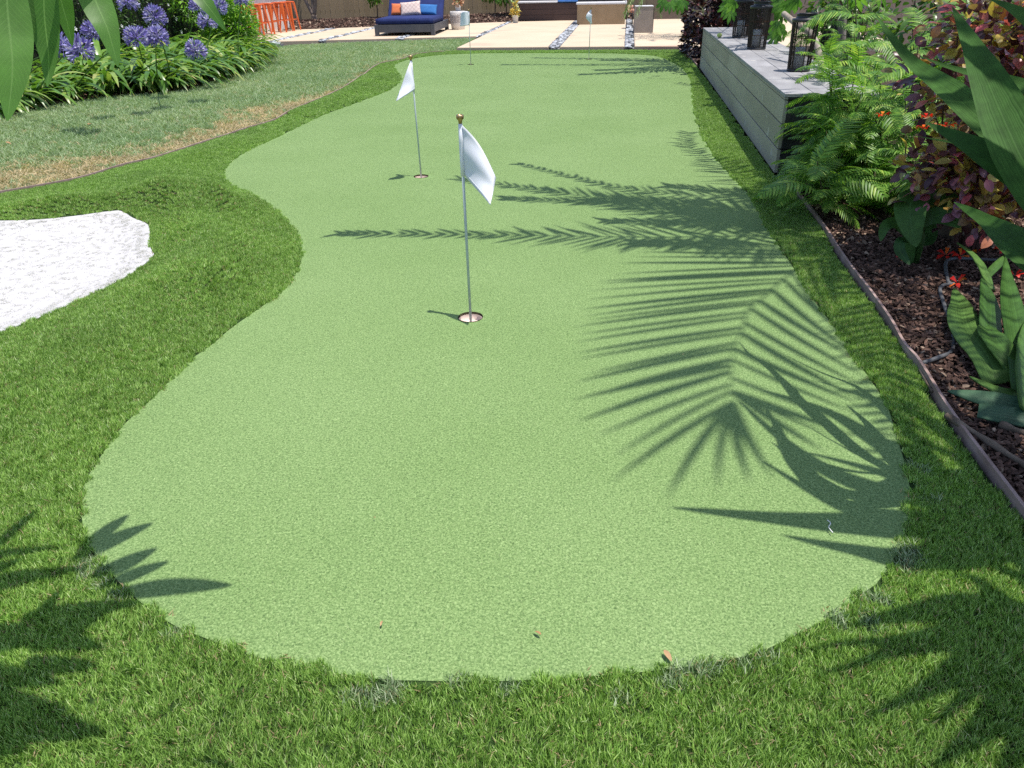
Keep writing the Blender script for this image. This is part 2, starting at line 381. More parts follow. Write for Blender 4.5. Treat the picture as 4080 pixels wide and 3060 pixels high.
def sheet(name, outer, holes, m, zoff=0.0, res=0.12, flat=False, skirt=0.0, kind='structure', extra=None):
    pts = [Vector(p) for p in outer]; edges = [(i, (i+1) % len(outer)) for i in range(len(outer))]
    for h in holes:
        b = len(pts); pts += [Vector(p) for p in h]; edges += [(b+i, b+(i+1) % len(h)) for i in range(len(h))]
    if not flat:
        lo, hi = np.min(outer, 0), np.max(outer, 0); P = np.stack(np.meshgrid(np.arange(lo[0], hi[0], res), np.arange(lo[1], hi[1], res)), -1).reshape(-1, 2)
        k = inside(P, np.array(outer)) & (pdist(P, np.array(outer)) > res*0.4)
        for h in holes: k &= ~inside(P, np.array(h)) & (pdist(P, np.array(h)) > min(res*0.4, 0.03))
        pts += [Vector(p) for p in P[k]]
    vs, es, fs, *_ = delaunay_2d_cdt(pts, edges, [], 0, 1e-5)
    vs = np.array([(v.x, v.y) for v in vs]); fs = np.array([tuple(f) for f in fs]); cen = vs[fs].mean(1); kf = inside(cen, np.array(outer))
    for h in holes: kf &= ~inside(cen, np.array(h))
    fs = fs[kf]; z = np.zeros(len(vs)) if flat else HT(vs)
    V = np.c_[vs, z+zoff]; F = [tuple(int(i) for i in f) for f in fs]
    V = [tuple(v) for v in V]
    if skirt:
        for lp in [outer]+list(holes):
            b = len(V); zz = np.zeros(len(lp)) if flat else HT(lp); n = len(lp)
            V += [(p[0], p[1], q+zoff) for p, q in zip(lp, zz)]+[(p[0], p[1], q+zoff-skirt) for p, q in zip(lp, zz)]
            F += [(b+i, b+(i+1) % n, b+n+(i+1) % n, b+n+i) for i in range(n)]
    me = mesh(name, V, F, m, not flat)
    # make faces point up
    bm = bmesh.new(); bm.from_mesh(me)
    for f in bm.faces:
        if f.normal.z < -0.3: f.normal_flip()
    bm.to_mesh(me); bm.free()
    o = bpy.data.objects.new(name, me); link(o); tag(o, kind=kind); return o
# ================================================================ THE GROUND
green_px = [(1569,263),(1576,256),(1606,243.6),(1676,228.7),(1755,219),(1845,214.5),(2000,211.5),(2185,211.5),(2470,213.6),(2600,222),(2650,234),(2699,258.6),(2742,293),(2757,338),(2762,398),(2771.5,467),(2799,542),(2849,626.5),(2918,706),(2988,781),
 (3050,890),(3088,954),(3122,1008),(3185.5,1105),(3244,1198),(3332,1315),(3400,1415),(3439,1473),(3488,1541.6),(3537,1620),(3561.5,1703),(3596,1815),(3615,1888),(3628,1990),(3615,2084),(3586,2181),(3542,2254),(3493,2325),(3422,2374),(3368,2433),(3260,2482),(3178,2525.5),(3043,2591),(2880,2634),(2550,2678),(2200,2704),(1922,2715),(1705,2712),(1488,2704),(1217,2660),(1000,2611),(839,2550),(699,2494),(580,2417),(517,2361),(469,2313),(413,2250),(357,2180),(332,2103),(325,2026),(336,1930),(415,1798),(498,1688),(609,1586),(705,1487),(764,1429),(840,1376),(917,1311),(999,1252),(1105,1176),(1164,1111),(1193,1064),(1202,1017),(1193,959),(1164,906),(1117,853),(1058,806),(995,771),(917,735),(890,703),(910,656),(994.5,597),(1100,549.5),(1260,470),(1447,400),(1546,360.5),(1586,333),(1596,308),(1579,283)]
GREEN = spline([tuple(g(u, v)[:2]) for u, v in green_px], step=0.05)
bunk_px = [(-200,878),(0,879),(117.5,876),(206,870),(329,856),(411,844),(470,838),(529,867.5),(588,894),(596.5,947),(599.5,988),(614,1011.5),(588,1041),(517,1094),(411,1150),(329,1188),(206,1244),(117.5,1279),(0,1323),(-350,1440),(-800,1450),(-900,1200),(-600,930)]
BUNK.append(spline([tuple(g(u, v, 0.0)[:2]) for u, v in bunk_px], step=0.05))
turf_r = [(4500,2640),(4080,2093),(3976.6,1952),(3869,1805),(3747,1634),(3630,1444),(3591,1400),(3537,1300.6),(3459,1188),(3376,1076),(3312.5,983),(3273,915),(3107,701)]
turf_far = [(2774,263.6),(2734,219),(2702,199.5)]
turf_l = [(1820,203.5),(1745,209),(1671,216),(1596,239),(1521.6,253.6),(1482,273.5),(1447,303),(1397,343),(1347.5,373),(1298,393),(1200,436),(1100,480),(994.5,512),(910,539.5),(746,597),(616.6,634),(497,661),(318,713.6),(174,743),(0,773),(-400,830),(-1200,930)]
TR = spline([tuple(g(u, v)[:2]) for u, v in turf_r], closed=False, step=0.06)
TF = spline([tuple(g(u, v)[:2]) for u, v in turf_far], closed=False, step=0.06)
TL = spline([tuple(g(u, v)[:2]) for u, v in turf_l], closed=False, step=0.06)
TURF = np.vstack([TR, [[1.142, 5.70], [1.132, 5.82], [1.112, 12.56]], TF, TL, [[-6.0, 3.5], [-5.5, -0.6], [1.6, -0.6], [1.45, 0.6]]])
CUPS = [(1875, 1264), (1678, 703), (1876, 257), (2346, 236)]
CUPP = [g(u, v) for u, v in CUPS]
def circ(c, r, n=28): return [(c[0]+r*math.cos(2*PI*k/n), c[1]+r*math.sin(2*PI*k/n)) for k in range(n)]
cupholes = [circ(c, 0.056) for c in CUPP]

# ---- materials of the ground
def green_mat():
    m, t, b, o = newmat('putting_green_pile'); f = rand(t)
    r = ramp(t, [(0.0, (0.050, 0.094, 0.029)), (0.3, (0.136, 0.215, 0.071)), (0.6, (0.222, 0.315, 0.114)), (1.0, (0.345, 0.440, 0.195))])
    t.links.new(f, r.inputs[0]); n = posnoise(t, 1.1, 4.0); rr = ramp(t, [(0.3, (0.93, 0.94, 0.90)), (0.7, (1.05, 1.04, 1.08))]); t.links.new(n.outputs[0], rr.inputs[0])
    t.links.new(mixc(t, 1.0, r.outputs[0], rr.outputs[0], 'MULTIPLY'), b.inputs['Base Color']); b.inputs['Roughness'].default_value = 0.55; b.inputs['Specular IOR Level'].default_value = 0.25
    return m
def green_base_mat():
    m, t, b, o = newmat('putting_green_backing'); n = posnoise(t, 170, 4.0, 0.8); r = ramp(t, [(0.32, (0.08, 0.14, 0.046)), (0.5, (0.155, 0.24, 0.084)), (0.68, (0.25, 0.35, 0.142))]); t.links.new(n.outputs[0], r.inputs[0])
    n1 = posnoise(t, 1.1, 4.0); rr = ramp(t, [(0.3, (0.92, 0.94, 0.9)), (0.7, (1.06, 1.04, 1.08))]); t.links.new(n1.outputs[0], rr.inputs[0])
    t.links.new(mixc(t, 1.0, r.outputs[0], rr.outputs[0], 'MULTIPLY'), b.inputs['Base Color']); b.inputs['Roughness'].default_value = 0.75; b.inputs['Specular IOR Level'].default_value = 0.15
    t.links.new(bump(t, n.outputs[0], 0.6, 0.004), b.inputs['Normal']); return m
def blade_mat(name, stops, rough=0.4, spec=0.4, trans=0.3, pn=1.6, lo=(0.85, 0.86, 0.85), hi=(1.12, 1.1, 1.05)):
    m, t, b, o = newmat(name); r = ramp(t, stops); t.links.new(rand(t), r.inputs[0]); n = posnoise(t, pn, 4.0); rr = ramp(t, [(0.32, lo), (0.68, hi)]); t.links.new(n.outputs[0], rr.inputs[0])
    col = mixc(t, 1.0, r.outputs[0], rr.outputs[0], 'MULTIPLY'); t.links.new(col, b.inputs['Base Color']); b.inputs['Roughness'].default_value = rough; b.inputs['Specular IOR Level'].default_value = spec
    tb = t.nodes.new('ShaderNodeBsdfTranslucent'); t.links.new(mixc(t, 1.0, col, (1.3, 1.4, 0.6), 'MULTIPLY'), tb.inputs[0]); mx = t.nodes.new('ShaderNodeMixShader'); mx.inputs[0].default_value = trans
    t.links.new(b.outputs[0], mx.inputs[1]); t.links.new(tb.outputs[0], mx.inputs[2]); t.links.new(mx.outputs[0], o.inputs[0]); return m
M_green = green_mat(); M_greenb = green_base_mat()
M_turf = blade_mat('fringe_turf_blade', [(0.0, (0.050, 0.115, 0.020)), (0.3, (0.150, 0.285, 0.050)), (0.65, (0.270, 0.445, 0.095)), (0.92, (0.395, 0.570, 0.165)), (1.0, (0.52, 0.60, 0.32))])
M_thatch = blade_mat('turf_thatch_curl', [(0.0, (0.16, 0.16, 0.07)), (0.6, (0.40, 0.31, 0.18)), (1.0, (0.55, 0.42, 0.28))], rough=0.6, spec=0.2)
M_worn = blade_mat('worn_grey_blade', [(0.0, (0.07, 0.14, 0.04)), (0.5, (0.22, 0.32, 0.15)), (1.0, (0.46, 0.52, 0.36))], 0.6, 0.2, 0.2)
M_turfb = surf('turf_backing', (0.012, 0.030, 0.008), (0.035, 0.065, 0.018), 30, 0.9, 0.4, 120, spec=0.1)
M_bunk = surf('bunker_backing', (0.42, 0.41, 0.412), (0.48, 0.468, 0.47), 25, 0.9, 0.5, 150, spec=0.1)
M_bunkbl = blade_mat('bunker_white_pile', [(0.0, (0.36, 0.355, 0.36)), (0.3, (0.44, 0.43, 0.435)), (1.0, (0.53, 0.515, 0.52))], 0.5, 0.3, 0.2, 3.0, (0.93,)*3, (1.02,)*3)
M_lawn = blade_mat('lawn_blade', [(0.0, (0.12, 0.20, 0.08)), (0.35, (0.20, 0.31, 0.14)), (0.75, (0.31, 0.42, 0.225)), (1.0, (0.43, 0.48, 0.32))], 0.45, 0.35, 0.3, 0.8, (0.85, 0.9, 0.85), (1.15, 1.08, 1.1))
M_dry = blade_mat('dry_lawn_blade', [(0.0, (0.24, 0.20, 0.10)), (0.4, (0.50, 0.39, 0.24)), (0.8, (0.64, 0.51, 0.34)), (1.0, (0.28, 0.31, 0.15))], 0.6, 0.2, 0.25, 2.0)
M_lawnb = surf('lawn_soil', (0.05, 0.075, 0.03), (0.14, 0.13, 0.07), 3.0, 0.95, 0.4, 60, spec=0.1)
M_soil = surf('bed_soil', (0.030, 0.020, 0.015), (0.075, 0.052, 0.040), 18, 0.95, 0.6, 90, spec=0.15)
M_hole = surf('cut_turf_edge', (0.02, 0.014, 0.008), (0.05, 0.035, 0.02), 60, 0.95, 0.3)
M_edge = surf('brown_edging', (0.22, 0.145, 0.125), (0.36, 0.26, 0.235), 9, 0.7, 0.25, 60)

# ---- ground sheets
big = [(-60, -20), (40, -20), (40, 80), (-60, 80)]
o = sheet('ground', big, [], M_soil, zoff=-0.16, flat=True)
o = sheet('turf_ground', TURF, [GREEN, BUNK[0]], M_turfb, -0.004, 0.06, skirt=0.03)
o = sheet('putting_green', GREEN, cupholes, M_greenb, 0.0, 0.5, skirt=0.012); PG = o
o = sheet('sand_bunker', BUNK[0], [], M_bunk, 0.0, 0.10, skirt=0.02)
bed_px = [(-700,560),(0,462),(99,442.5),(224,418),(373,393),(522,380),(696,365.5),(845,328),(984.6,283),(1034,229),(1059,199)]
BEDL = spline([tuple(g(u, v)[:2]) for u, v in bed_px], closed=False, step=0.1)
LAWN = np.vstack([TL[::-1][2:], [[-3.262, 15.70], [-3.372, 18.55]], [tuple(g(1327, 172.5)[:2]), tuple(g(1149, 181)[:2])], BEDL[::-1], [[-9.5, 5.5], [-8.0, 4.0]]])
# keep the lawn a hand's breadth behind the turf so the sheets do not touch
o = sheet('lawn', LAWN, [], M_lawnb, -0.012, 0.25)

# ---- planting beds (soil sheets under the bark)
BEDR = np.vstack([TR[3:]+[0.012, 0], [[1.18, 5.70], [1.20, 13.2], [1.6, 15.2], [5.5, 15.2], [5.5, 1.0], [1.7, 0.6]]])
sheet('planting_bed_right', BEDR, [], M_soil, -0.02, 0.2, flat=True)
BEDLP = np.vstack([BEDL+[-0.03, 0.0], [[-9.3, 17.2], [-14, 16.5], [-14, 5]]])
sheet('planting_bed_left', BEDLP, [], M_soil, -0.03, 0.2, flat=True)

# ---- grasses
def rots(n, r, tilt=0.12): return np.c_[r.normal(0, tilt, n), r.normal(0, tilt, n), r.uniform(0, 2*PI, n)]
r1 = np.random.default_rng(11)
# putting green pile
src = [tuft('green_pile', 144, 0.020, (0.003, 0.0070), 0.0017, M_green, lean=1.3, curl=0.7, seed=i, strat=True) for i in range(8)]
P = gridpts(GREEN, 0.040, 0.018, r1, 300, 0.0)
for c in CUPP: P = P[np.hypot(P[:, 0]-c.x, P[:, 1]-c.y) > 0.094]
s = 1+0.05*r1.normal(size=len(P)); far_s = np.clip(P[:, 1]/4.0, 1, 1.6)
scatter('putting_green_pile', src, np.c_[P, np.full(len(P), 0.001)], np.c_[np.zeros((len(P), 2)), r1.integers(0, 4, len(P))*PI/2], np.ones((len(P), 3)), r1.integers(0, 8, len(P)), 'short curly light green pile of the putting green', 'artificial grass')
# fringe
src = [tuft('turf_tuft', 121, 0.0185, (0.013, 0.021), 0.0025, M_turf, lean=0.55, curl=0.4, seed=40+i, segs=2, bias=(0, 0.16), strat=True) for i in range(8)]+[tuft('worn_tuft', 70, 0.022, (0.014, 0.026), 0.0024, M_worn, lean=0.7, curl=0.5, seed=70+i, segs=2, bias=(0, 0.14)) for i in range(2)]+[tuft('thatch_tuft', 7, 0.014, (0.010, 0.018), 0.0032, M_thatch, lean=0.9, curl=0.6, seed=60+i, segs=2) for i in range(3)]
P = gridpts(TURF, 0.030, 0.010, r1, 900, 0.25)
k = ~inside(P, GREEN) & (pdist(P, GREEN) > 0.001) & ~inside(P, BUNK[0]) & (pdist(P, BUNK[0]) > 0.012)
P = P[k & (P[:, 1] < 16)]; keep = (P[:, 1] < 7) | (r1.random(len(P)) < 0.6); P = P[keep]
n = len(P); idx = r1.integers(0, 8, n); s = r1.uniform(0.9, 1.12, n)*np.where(P[:, 1] < 7, 1, 1.25); R = rots(n, r1, 0.10); R[:, 2] = r1.normal(0, 0.9, n)
k = (r1.random(n) < 0.8) & (P[:, 1] < 5); Pt = P[k]+r1.normal(0, 0.01, (k.sum(), 2)); nt_ = len(Pt); s2 = r1.uniform(0.8, 1.2, nt_)
P = np.vstack([P, Pt]); R = np.vstack([R, rots(nt_, r1)]); s = np.r_[s, s2]; wn = np.sin(P[:n, 0]*7.3+0.6)*np.sin(P[:n, 0]*3.1+P[:n, 1]*5+1.2)+0.5*np.sin(P[:n, 0]*19+P[:n, 1]*11); dg = pdist(P[:n], GREEN); worn = (dg < 0.05+0.02*wn) & (wn > 0.2) & (r1.random(n) < 0.35) & (P[:n, 1] < 2.2); idx = np.where(worn, r1.integers(8, 10, n), idx)
idx = np.r_[idx, r1.integers(10, 13, nt_)]
scatter('fringe_turf_grass', src, np.c_[P, HT(P)+0.002], R, np.c_[s, s, s], idx, 'dark green longer pile of the turf fringe round the putting green', 'artificial grass')
# bunker
src = [tuft('bunker_pile', 81, 0.026, (0.003, 0.007), 0.0024, M_bunkbl, lean=1.8, curl=0.8, seed=80+i, strat=True) for i in range(5)]
P = gridpts(BUNK[0], 0.045, 0.012, r1, 900); n = len(P); s = r1.uniform(0.9, 1.2, n)
scatter('bunker_white_pile', src, np.c_[P, HT(P)], rots(n, r1), np.c_[s, s, s], r1.integers(0, 5, n), 'white pile of the mock sand bunker beside the green', 'artificial sand')
# lawn, with a dry strip along the turf
src = [tuft('lawn_tuft', 40, 0.045, (0.022, 0.05), 0.0045, M_lawn, lean=0.9, curl=0.8, seed=100+i, segs=3) for i in range(7)]+[tuft('dry_tuft', 40, 0.045, (0.014, 0.036), 0.0045, M_dry, lean=1.6, curl=0.9, seed=120+i, segs=3) for i in range(5)]
P = gridpts(LAWN, 0.062, 0.05, r1, 900); d = segdist(P, TL); n = len(P)
nz = np.array([math.sin(p[0]*2.1+1)*0.5+math.sin(p[1]*1.3+p[0])*0.5 for p in P])
y0 = P[:, 1]; dryw = np.where(y0 < 8.3, 0.85, np.where(y0 < 10.0, 0.85-0.69*(y0-8.3)/1.7, 0.16))*(1+0.45*nz)
pd_ = 1/(1+np.exp((d-dryw)/0.10)); dry = r1.random(n) < np.maximum(pd_*0.93, 0.05)
P2 = r1.random(n) < np.where(dry & (r1.random(n) < 0.25), 0.6, 1.0)
idx = np.where(dry, r1.integers(7, 12, n), r1.integers(0, 7, n)); s = r1.uniform(0.85, 1.25, n)
scatter('lawn_grass', src, np.c_[P, HT(P)-0.01][P2], rots(n, r1, 0.15)[P2], np.c_[s, s, s][P2], idx[P2], 'blue green mown lawn with a straw coloured strip along the turf', 'grass')

# ---- edging boards
def strip(name, pts, hgt, th, m, z0=-0.05, label=None, cat=None):
    n = len(pts); V = []; F = []
    for i, p in enumerate(pts):
        t = np.array(pts[min(i+1, n-1)])-np.array(pts[max(i-1, 0)]); t = t/np.linalg.norm(t); q = np.array([t[1], -t[0]])
        zz = hgt+0.0015*math.sin(i*0.5)+ht(*p)
        a, b = np.array(p), np.array(p)+q*th
        V += [(a[0], a[1], z0), (a[0], a[1], zz), (b[0], b[1], zz), (b[0], b[1], z0)]
    for i in range(n-1):
        for k in range(4): F.append((4*i+k, 4*i+(k+1) % 4, 4*i+4+(k+1) % 4, 4*i+4+k))
    F += [(0, 1, 2, 3), tuple(4*(n-1)+k for k in (3, 2, 1, 0))]
    o = bpy.data.objects.new(name, mesh(name, V, F, m)); link(o); return tag(o, label, cat)
strip('garden_edging', [tuple(p) for p in TR[4:-1]+[0.006, 0]], 0.032, 0.011, M_edge, label='brown plastic edging board between turf and bark bed on the right', cat='edging')
strip('garden_edging', [tuple(p) for p in TF], 0.03, 0.014, M_edge, label='short curved brown edging beyond the far end of the grey bench', cat='edging')
k = [i for i, p in enumerate(TL) if -6.6 < p[0] < -1.5 or p[1] > 7]
strip('garden_edging', [tuple(p) for p in TL[k][::-1] if p[1] < 15.4], 0.022, 0.010, M_edge, label='thin curved tan edging between lawn and turf', cat='edging')

# ================================================================ PATIO
M_slab = surf('pale_concrete', (0.46, 0.365, 0.265), (0.52, 0.42, 0.31), 1.3, 0.85, 0.12, 70, spec=0.2, per=0.04, speck=(0.5, 0.64, (0.46, 0.31, 0.235)))
SZ = 0.045
patio = bpy.data.objects.new('patio', None); link(patio); tag(patio, kind='structure')
mulch_line = [(-9.6, 21.3), (-8.74, 21.47), (-6.97, 22.36), (-3.57, 23.69), (-3.0, 23.95), (-1.5, 24.2), (4, 24.2)]
def mly(x): return float(np.interp(x, [p[0] for p in mulch_line], [p[1] for p in mulch_line]))
def front_y(x):
    if x < -3.3: return float(np.interp(x, [-12, -7.9, -5.0, -3.372], [17.2, 17.56, 18.18, 18.56]))
    return 15.72 if x < 1.0 else 15.6
def slab(x0, x1, x1f=None):
    V = [(x0, front_y(x0+0.02)), (x1, front_y(x1-0.02)), (x1, mly(x1)), (x0, mly(x0))]
    bm = bmesh.new(); b = [bm.verts.new((x, y, -0.12)) for x, y in V]; t = [bm.verts.new((x, y, SZ)) for x, y in V]
    bm.faces.new(t); bm.faces.new(b[::-1])
    for i in range(4): bm.faces.new((b[i], b[(i+1) % 4], t[(i+1) % 4], t[i]))
    bmesh.ops.bevel(bm, geom=[e for e in bm.edges if e.verts[0].co.z > 0 and e.verts[1].co.z > 0], offset=0.008, segments=2, affect='EDGES')
    me = bpy.data.meshes.new('slab'); bm.to_mesh(me); bm.free(); me.materials.append(M_slab); part('slab', me, patio)
SX = [(-12.0, -9.45), (-9.25, -8.02), (-7.85, -6.88), (-6.70, -5.19), (-4.99, -3.40), (-3.262, -1.47), (-1.24, -0.005), (0.19, 1.55), (1.6, 5.0)]
for a, b in SX: slab(a, b)
# pebble strips
M_peb = surf('river_pebble', (0.22, 0.23, 0.25), (0.34, 0.35, 0.37), 4, 0.6, 0.1, 60, per=0.75, spec=0.3)
pebm = []
for k in range(8):
    bm = bmesh.new(); bmesh.ops.create_icosphere(bm, subdivisions=2, radius=1.0); r = random.Random(k)
    sx, sy, sz = r.uniform(0.8, 1.2), r.uniform(0.55, 0.8), r.uniform(0.35, 0.55); ph = r.uniform(0, 6)
    for v in bm.verts:
        c = v.co; f = 1+0.08*math.sin(2.3*c.x+ph)+0.06*math.cos(3.1*c.y+ph); v.co = Vector((c.x*sx*f, c.y*sy*f, c.z*sz))
    me = bpy.data.meshes.new('pebble'); bm.to_mesh(me); bm.free(); me.materials.append(M_peb); me.polygons.foreach_set('use_smooth', [True]*len(me.polygons)); pebm.append(me)
M_grit = surf('pebble_bed', (0.10, 0.10, 0.10), (0.25, 0.25, 0.25), 40, 0.9, 0.5, 90)
def pebbles(x0, x1, y0, y1, size=0.036, pitch=0.062, maxn=300):
    sx, sy = (x0+x1)/2, y0; s = bpy.data.objects.new('pebble_strip', box('pebble_strip', (x0+0.004, y0+0.01, -0.14), (x1-0.004, y1, 0.008), M_grit, 0)); link(s); tag(s, kind='structure')
    Ms, me = [], []; r = random.Random(int(x0*100)+5); y = y0+0.03
    while y < y1-0.02:
        x = x0+0.025
        while x < x1-0.015:
            sc = size*r.uniform(0.7, 1.35); q = Vector((x+r.uniform(-.016, .016), y+r.uniform(-.02, .02), 0.010+sc*r.uniform(0.25, 0.65)))
            q.x = min(max(q.x, x0+sc*0.8), x1-sc*0.8)
            Ms.append(Matrix.Translation(q) @ Matrix.Rotation(r.uniform(0, 6.28), 4, 'Z') @ Matrix.Rotation(r.uniform(-.3, .3), 4, 'X') @ Matrix.Scale(sc, 4)); me.append(r.choice(pebm)); x += pitch*r.uniform(0.85, 1.2)
        y += pitch*r.uniform(0.8, 1.05)
    foliage(s, 'pebble', me, Ms, maxn, 'pebbles', M_peb)
for i in range(len(SX)-1):
    x0, x1 = SX[i][1], SX[i+1][0]
    if i in (0, 7): continue
    y0 = max(front_y(x0-0.02), front_y(x1+0.02)) if i != 4 else 18.56
    pebbles(x0, x1, y0-0.02, min(mly(x0), mly(x1))-0.05, size=0.045 if i in (5, 6, 4) else 0.05, pitch=0.078, maxn=300 if i in (5, 6) else (180 if i == 4 else 100))
pebbles(-8.5, -7.55, 16.55, 17.45, 0.055, 0.10, 90)

# bark beds: chips of bark
M_bark = surf('bark_chip', (0.055, 0.030, 0.022), (0.135, 0.080, 0.060), 14, 0.85, 0.5, 60, per=0.65, spec=0.2)
M_barkp = surf('bark_chip_pale', (0.22, 0.15, 0.105), (0.36, 0.27, 0.20), 14, 0.85, 0.4, 60, per=0.35, spec=0.2)
def chip(k, m):
    r = random.Random(k); bm = bmesh.new(); n = r.choice((5, 6, 7)); L, B, Tk = r.uniform(0.012, 0.026), r.uniform(0.007, 0.013), r.uniform(0.002, 0.0045); top = []; bot = []
    for i in range(n):
        a = 2*PI*i/n+r.uniform(-.25, .25); x, y = L*math.cos(a)*r.uniform(.75, 1.1), B*math.sin(a)*r.uniform(.75, 1.1); z = 0.004*math.sin(x*120)
        top.append(bm.verts.new((x, y, z+Tk))); bot.append(bm.verts.new((x*0.92, y*0.92, z-Tk)))
    bm.faces.new(top); bm.faces.new(bot[::-1])
    for i in range(n): bm.faces.new((bot[i], bot[(i+1) % n], top[(i+1) % n], top[i]))
    me = bpy.data.meshes.new('chip'); bm.to_mesh(me); bm.free(); me.materials.append(m); return me
chips = [chip(k, M_bark) for k in range(9)]+[chip(20+k, M_barkp) for k in range(3)]
r2 = np.random.default_rng(5)
near_bed = np.array([p for p in BEDR if p[1] < 5.8]+[(1.18, 5.8), (2.9, 5.8), (2.9, 1.0)]); near_bed = np.vstack([TR[6:]+[0.03, 0], [[1.2, 6.0], [3.2, 6.0], [3.2, 0.8], [1.75, 0.8]]])
P = gridpts(near_bed, 0.0135, 0.0, r2, 500); n = len(P); s = r2.uniform(0.42, 1.05, n)
def bedz(P): return 0.004+0.014*np.sin(P[:, 0]*9+2)*np.sin(P[:, 1]*7)+0.012*np.sin(P[:, 0]*21)*np.cos(P[:, 1]*17)
idx = np.where(r2.random(n) < 0.07, r2.integers(9, 12, n), r2.integers(0, 9, n))
scatter('bark_mulch', chips, np.c_[P, bedz(P)+r2.uniform(-0.004, 0.012, n)], np.c_[r2.normal(0, .35, n), r2.normal(0, .35, n), r2.uniform(0, 6.28, n)], np.c_[s, s, s], idx, 'dark brown bark chips covering the bed right of the turf', 'bark mulch')
# far bed along the fence: a bank of bark
def bankz(x, y):
    d = y-mly(x); return 0.0+0.16*max(0, min(1, d/1.3))
ctr = []
for x in np.arange(-13, 4.01, 0.4):
    for k in range(9): ctr.append((x, mly(x)+0.02+k*0.5))
ctr = np.array(ctr); nx = len(np.arange(-13, 4.01, 0.4)); V = [(x, y, bankz(x, y)+0.02*math.sin(x*3)*math.sin(y*4)) for x, y in ctr]; V = [(x, y, z if y > mly(x)+0.1 else -0.02) for x, y, z in V]
F = [(i*9+k, (i+1)*9+k, (i+1)*9+k+1, i*9+k+1) for i in range(nx-1) for k in range(8)]
o = bpy.data.objects.new('planting_bed_far', mesh('planting_bed_far', V, F, M_soil, True)); link(o); tag(o, kind='structure')
bp = np.array([(x, mly(x)+0.05) for x in np.arange(-10.5, 0.5, 0.3)]+[(x, mly(x)+2.2) for x in np.arange(0.5, -10.6, -0.3)])
P = gridpts(bp, 0.055, 0.0, r2, 300); n = len(P); s = r2.uniform(1.3, 2.8, n)
scatter('bark_bank', chips, np.array([(p[0], p[1], bankz(*p)+0.02*math.sin(p[0]*3)*math.sin(p[1]*4)+r2.uniform(0.0, 0.03)) for p in P]), np.c_[r2.normal(0, .4, n), r2.normal(0, .4, n), r2.uniform(0, 6.28, n)], np.c_[s, s, s], np.where(r2.random(n) < 0.12, r2.integers(9, 12, n), r2.integers(0, 9, n)), 'bark chips on the bank between patio and tan fence', 'bark mulch')
P = gridpts(np.vstack([BEDL[3:]+[-0.05, 0.0], [[-8.6, 16.6], [-9.0, 12], [-9.0, 7.5]]]), 0.06, 0, r2, 300); n = len(P); s = r2.uniform(1.2, 2.2, n)
scatter('bark_under_flowers', chips, np.c_[P, r2.uniform(-0.03, 0.01, n)], np.c_[r2.normal(0, .4, n), r2.normal(0, .4, n), r2.uniform(0, 6.28, n)], np.c_[s, s, s], r2.integers(0, 9, n), 'dark bark under the purple flowering border on the left', 'bark mulch')
# ================================================================ GOLF HOLES AND FLAGS
M_cup = surf('white_cup_plastic', (0.66, 0.52, 0.45), (0.72, 0.58, 0.50), 8, 0.4, 0.0, spec=0.4)
M_pole = surf('grey_fibreglass_pole', (0.36, 0.42, 0.42), (0.46, 0.52, 0.52), 12, 0.35, 0.0, spec=0.5)
M_brass = surf('brass', (0.30, 0.19, 0.09), (0.46, 0.31, 0.16), 20, 0.35, 0.05, metal=0.9)
def cloth_mat():
    m, t, b, o = newmat('white_flag_cloth'); n = objnoise(t, 900, 2.0); r = ramp(t, [(0.3, (0.74, 0.75, 0.80)), (0.7, (0.80, 0.81, 0.85))]); t.links.new(n.outputs[0], r.inputs[0]); t.links.new(r.outputs[0], b.inputs['Base Color']); b.inputs['Roughness'].default_value = 0.7
    tb = t.nodes.new('ShaderNodeBsdfTranslucent'); tb.inputs[0].default_value = (0.62, 0.68, 0.85, 1); mx = t.nodes.new('ShaderNodeMixShader'); mx.inputs[0].default_value = 0.18
    t.links.new(b.outputs[0], mx.inputs[1]); t.links.new(tb.outputs[0], mx.inputs[2]); t.links.new(mx.outputs[0], o.inputs[0]); return m
M_cloth = cloth_mat()
M_stitch = surf('white_hem', (0.72, 0.72, 0.76), (0.78, 0.78, 0.82), 60, 0.8, 0.2, 400)
clbl = ['white lined golf hole nearest the camera', 'white lined golf hole under the second flag', 'small golf hole at the far left of the green', 'small golf hole at the far end, before the tan block']
for c, lb in zip(CUPP, clbl):
    t = thing('golf_cup', lb, 'golf hole', (c.x, c.y, 0), group='holes in the putting green')
    part('liner', lathe('liner', [(0.0525, -0.008), (0.0525, -0.034), (0.0001, -0.034)], M_cup, 36), t)
    part('soil_rim', lathe('soil_rim', [(0.0560, 0.003), (0.0555, -0.0075), (0.0528, -0.0080)], M_hole, 36), t)
    part('rim', lathe('rim', [(0.0525, -0.0080), (0.0545, -0.0078), (0.0545, -0.05)], M_cup, 36), t)
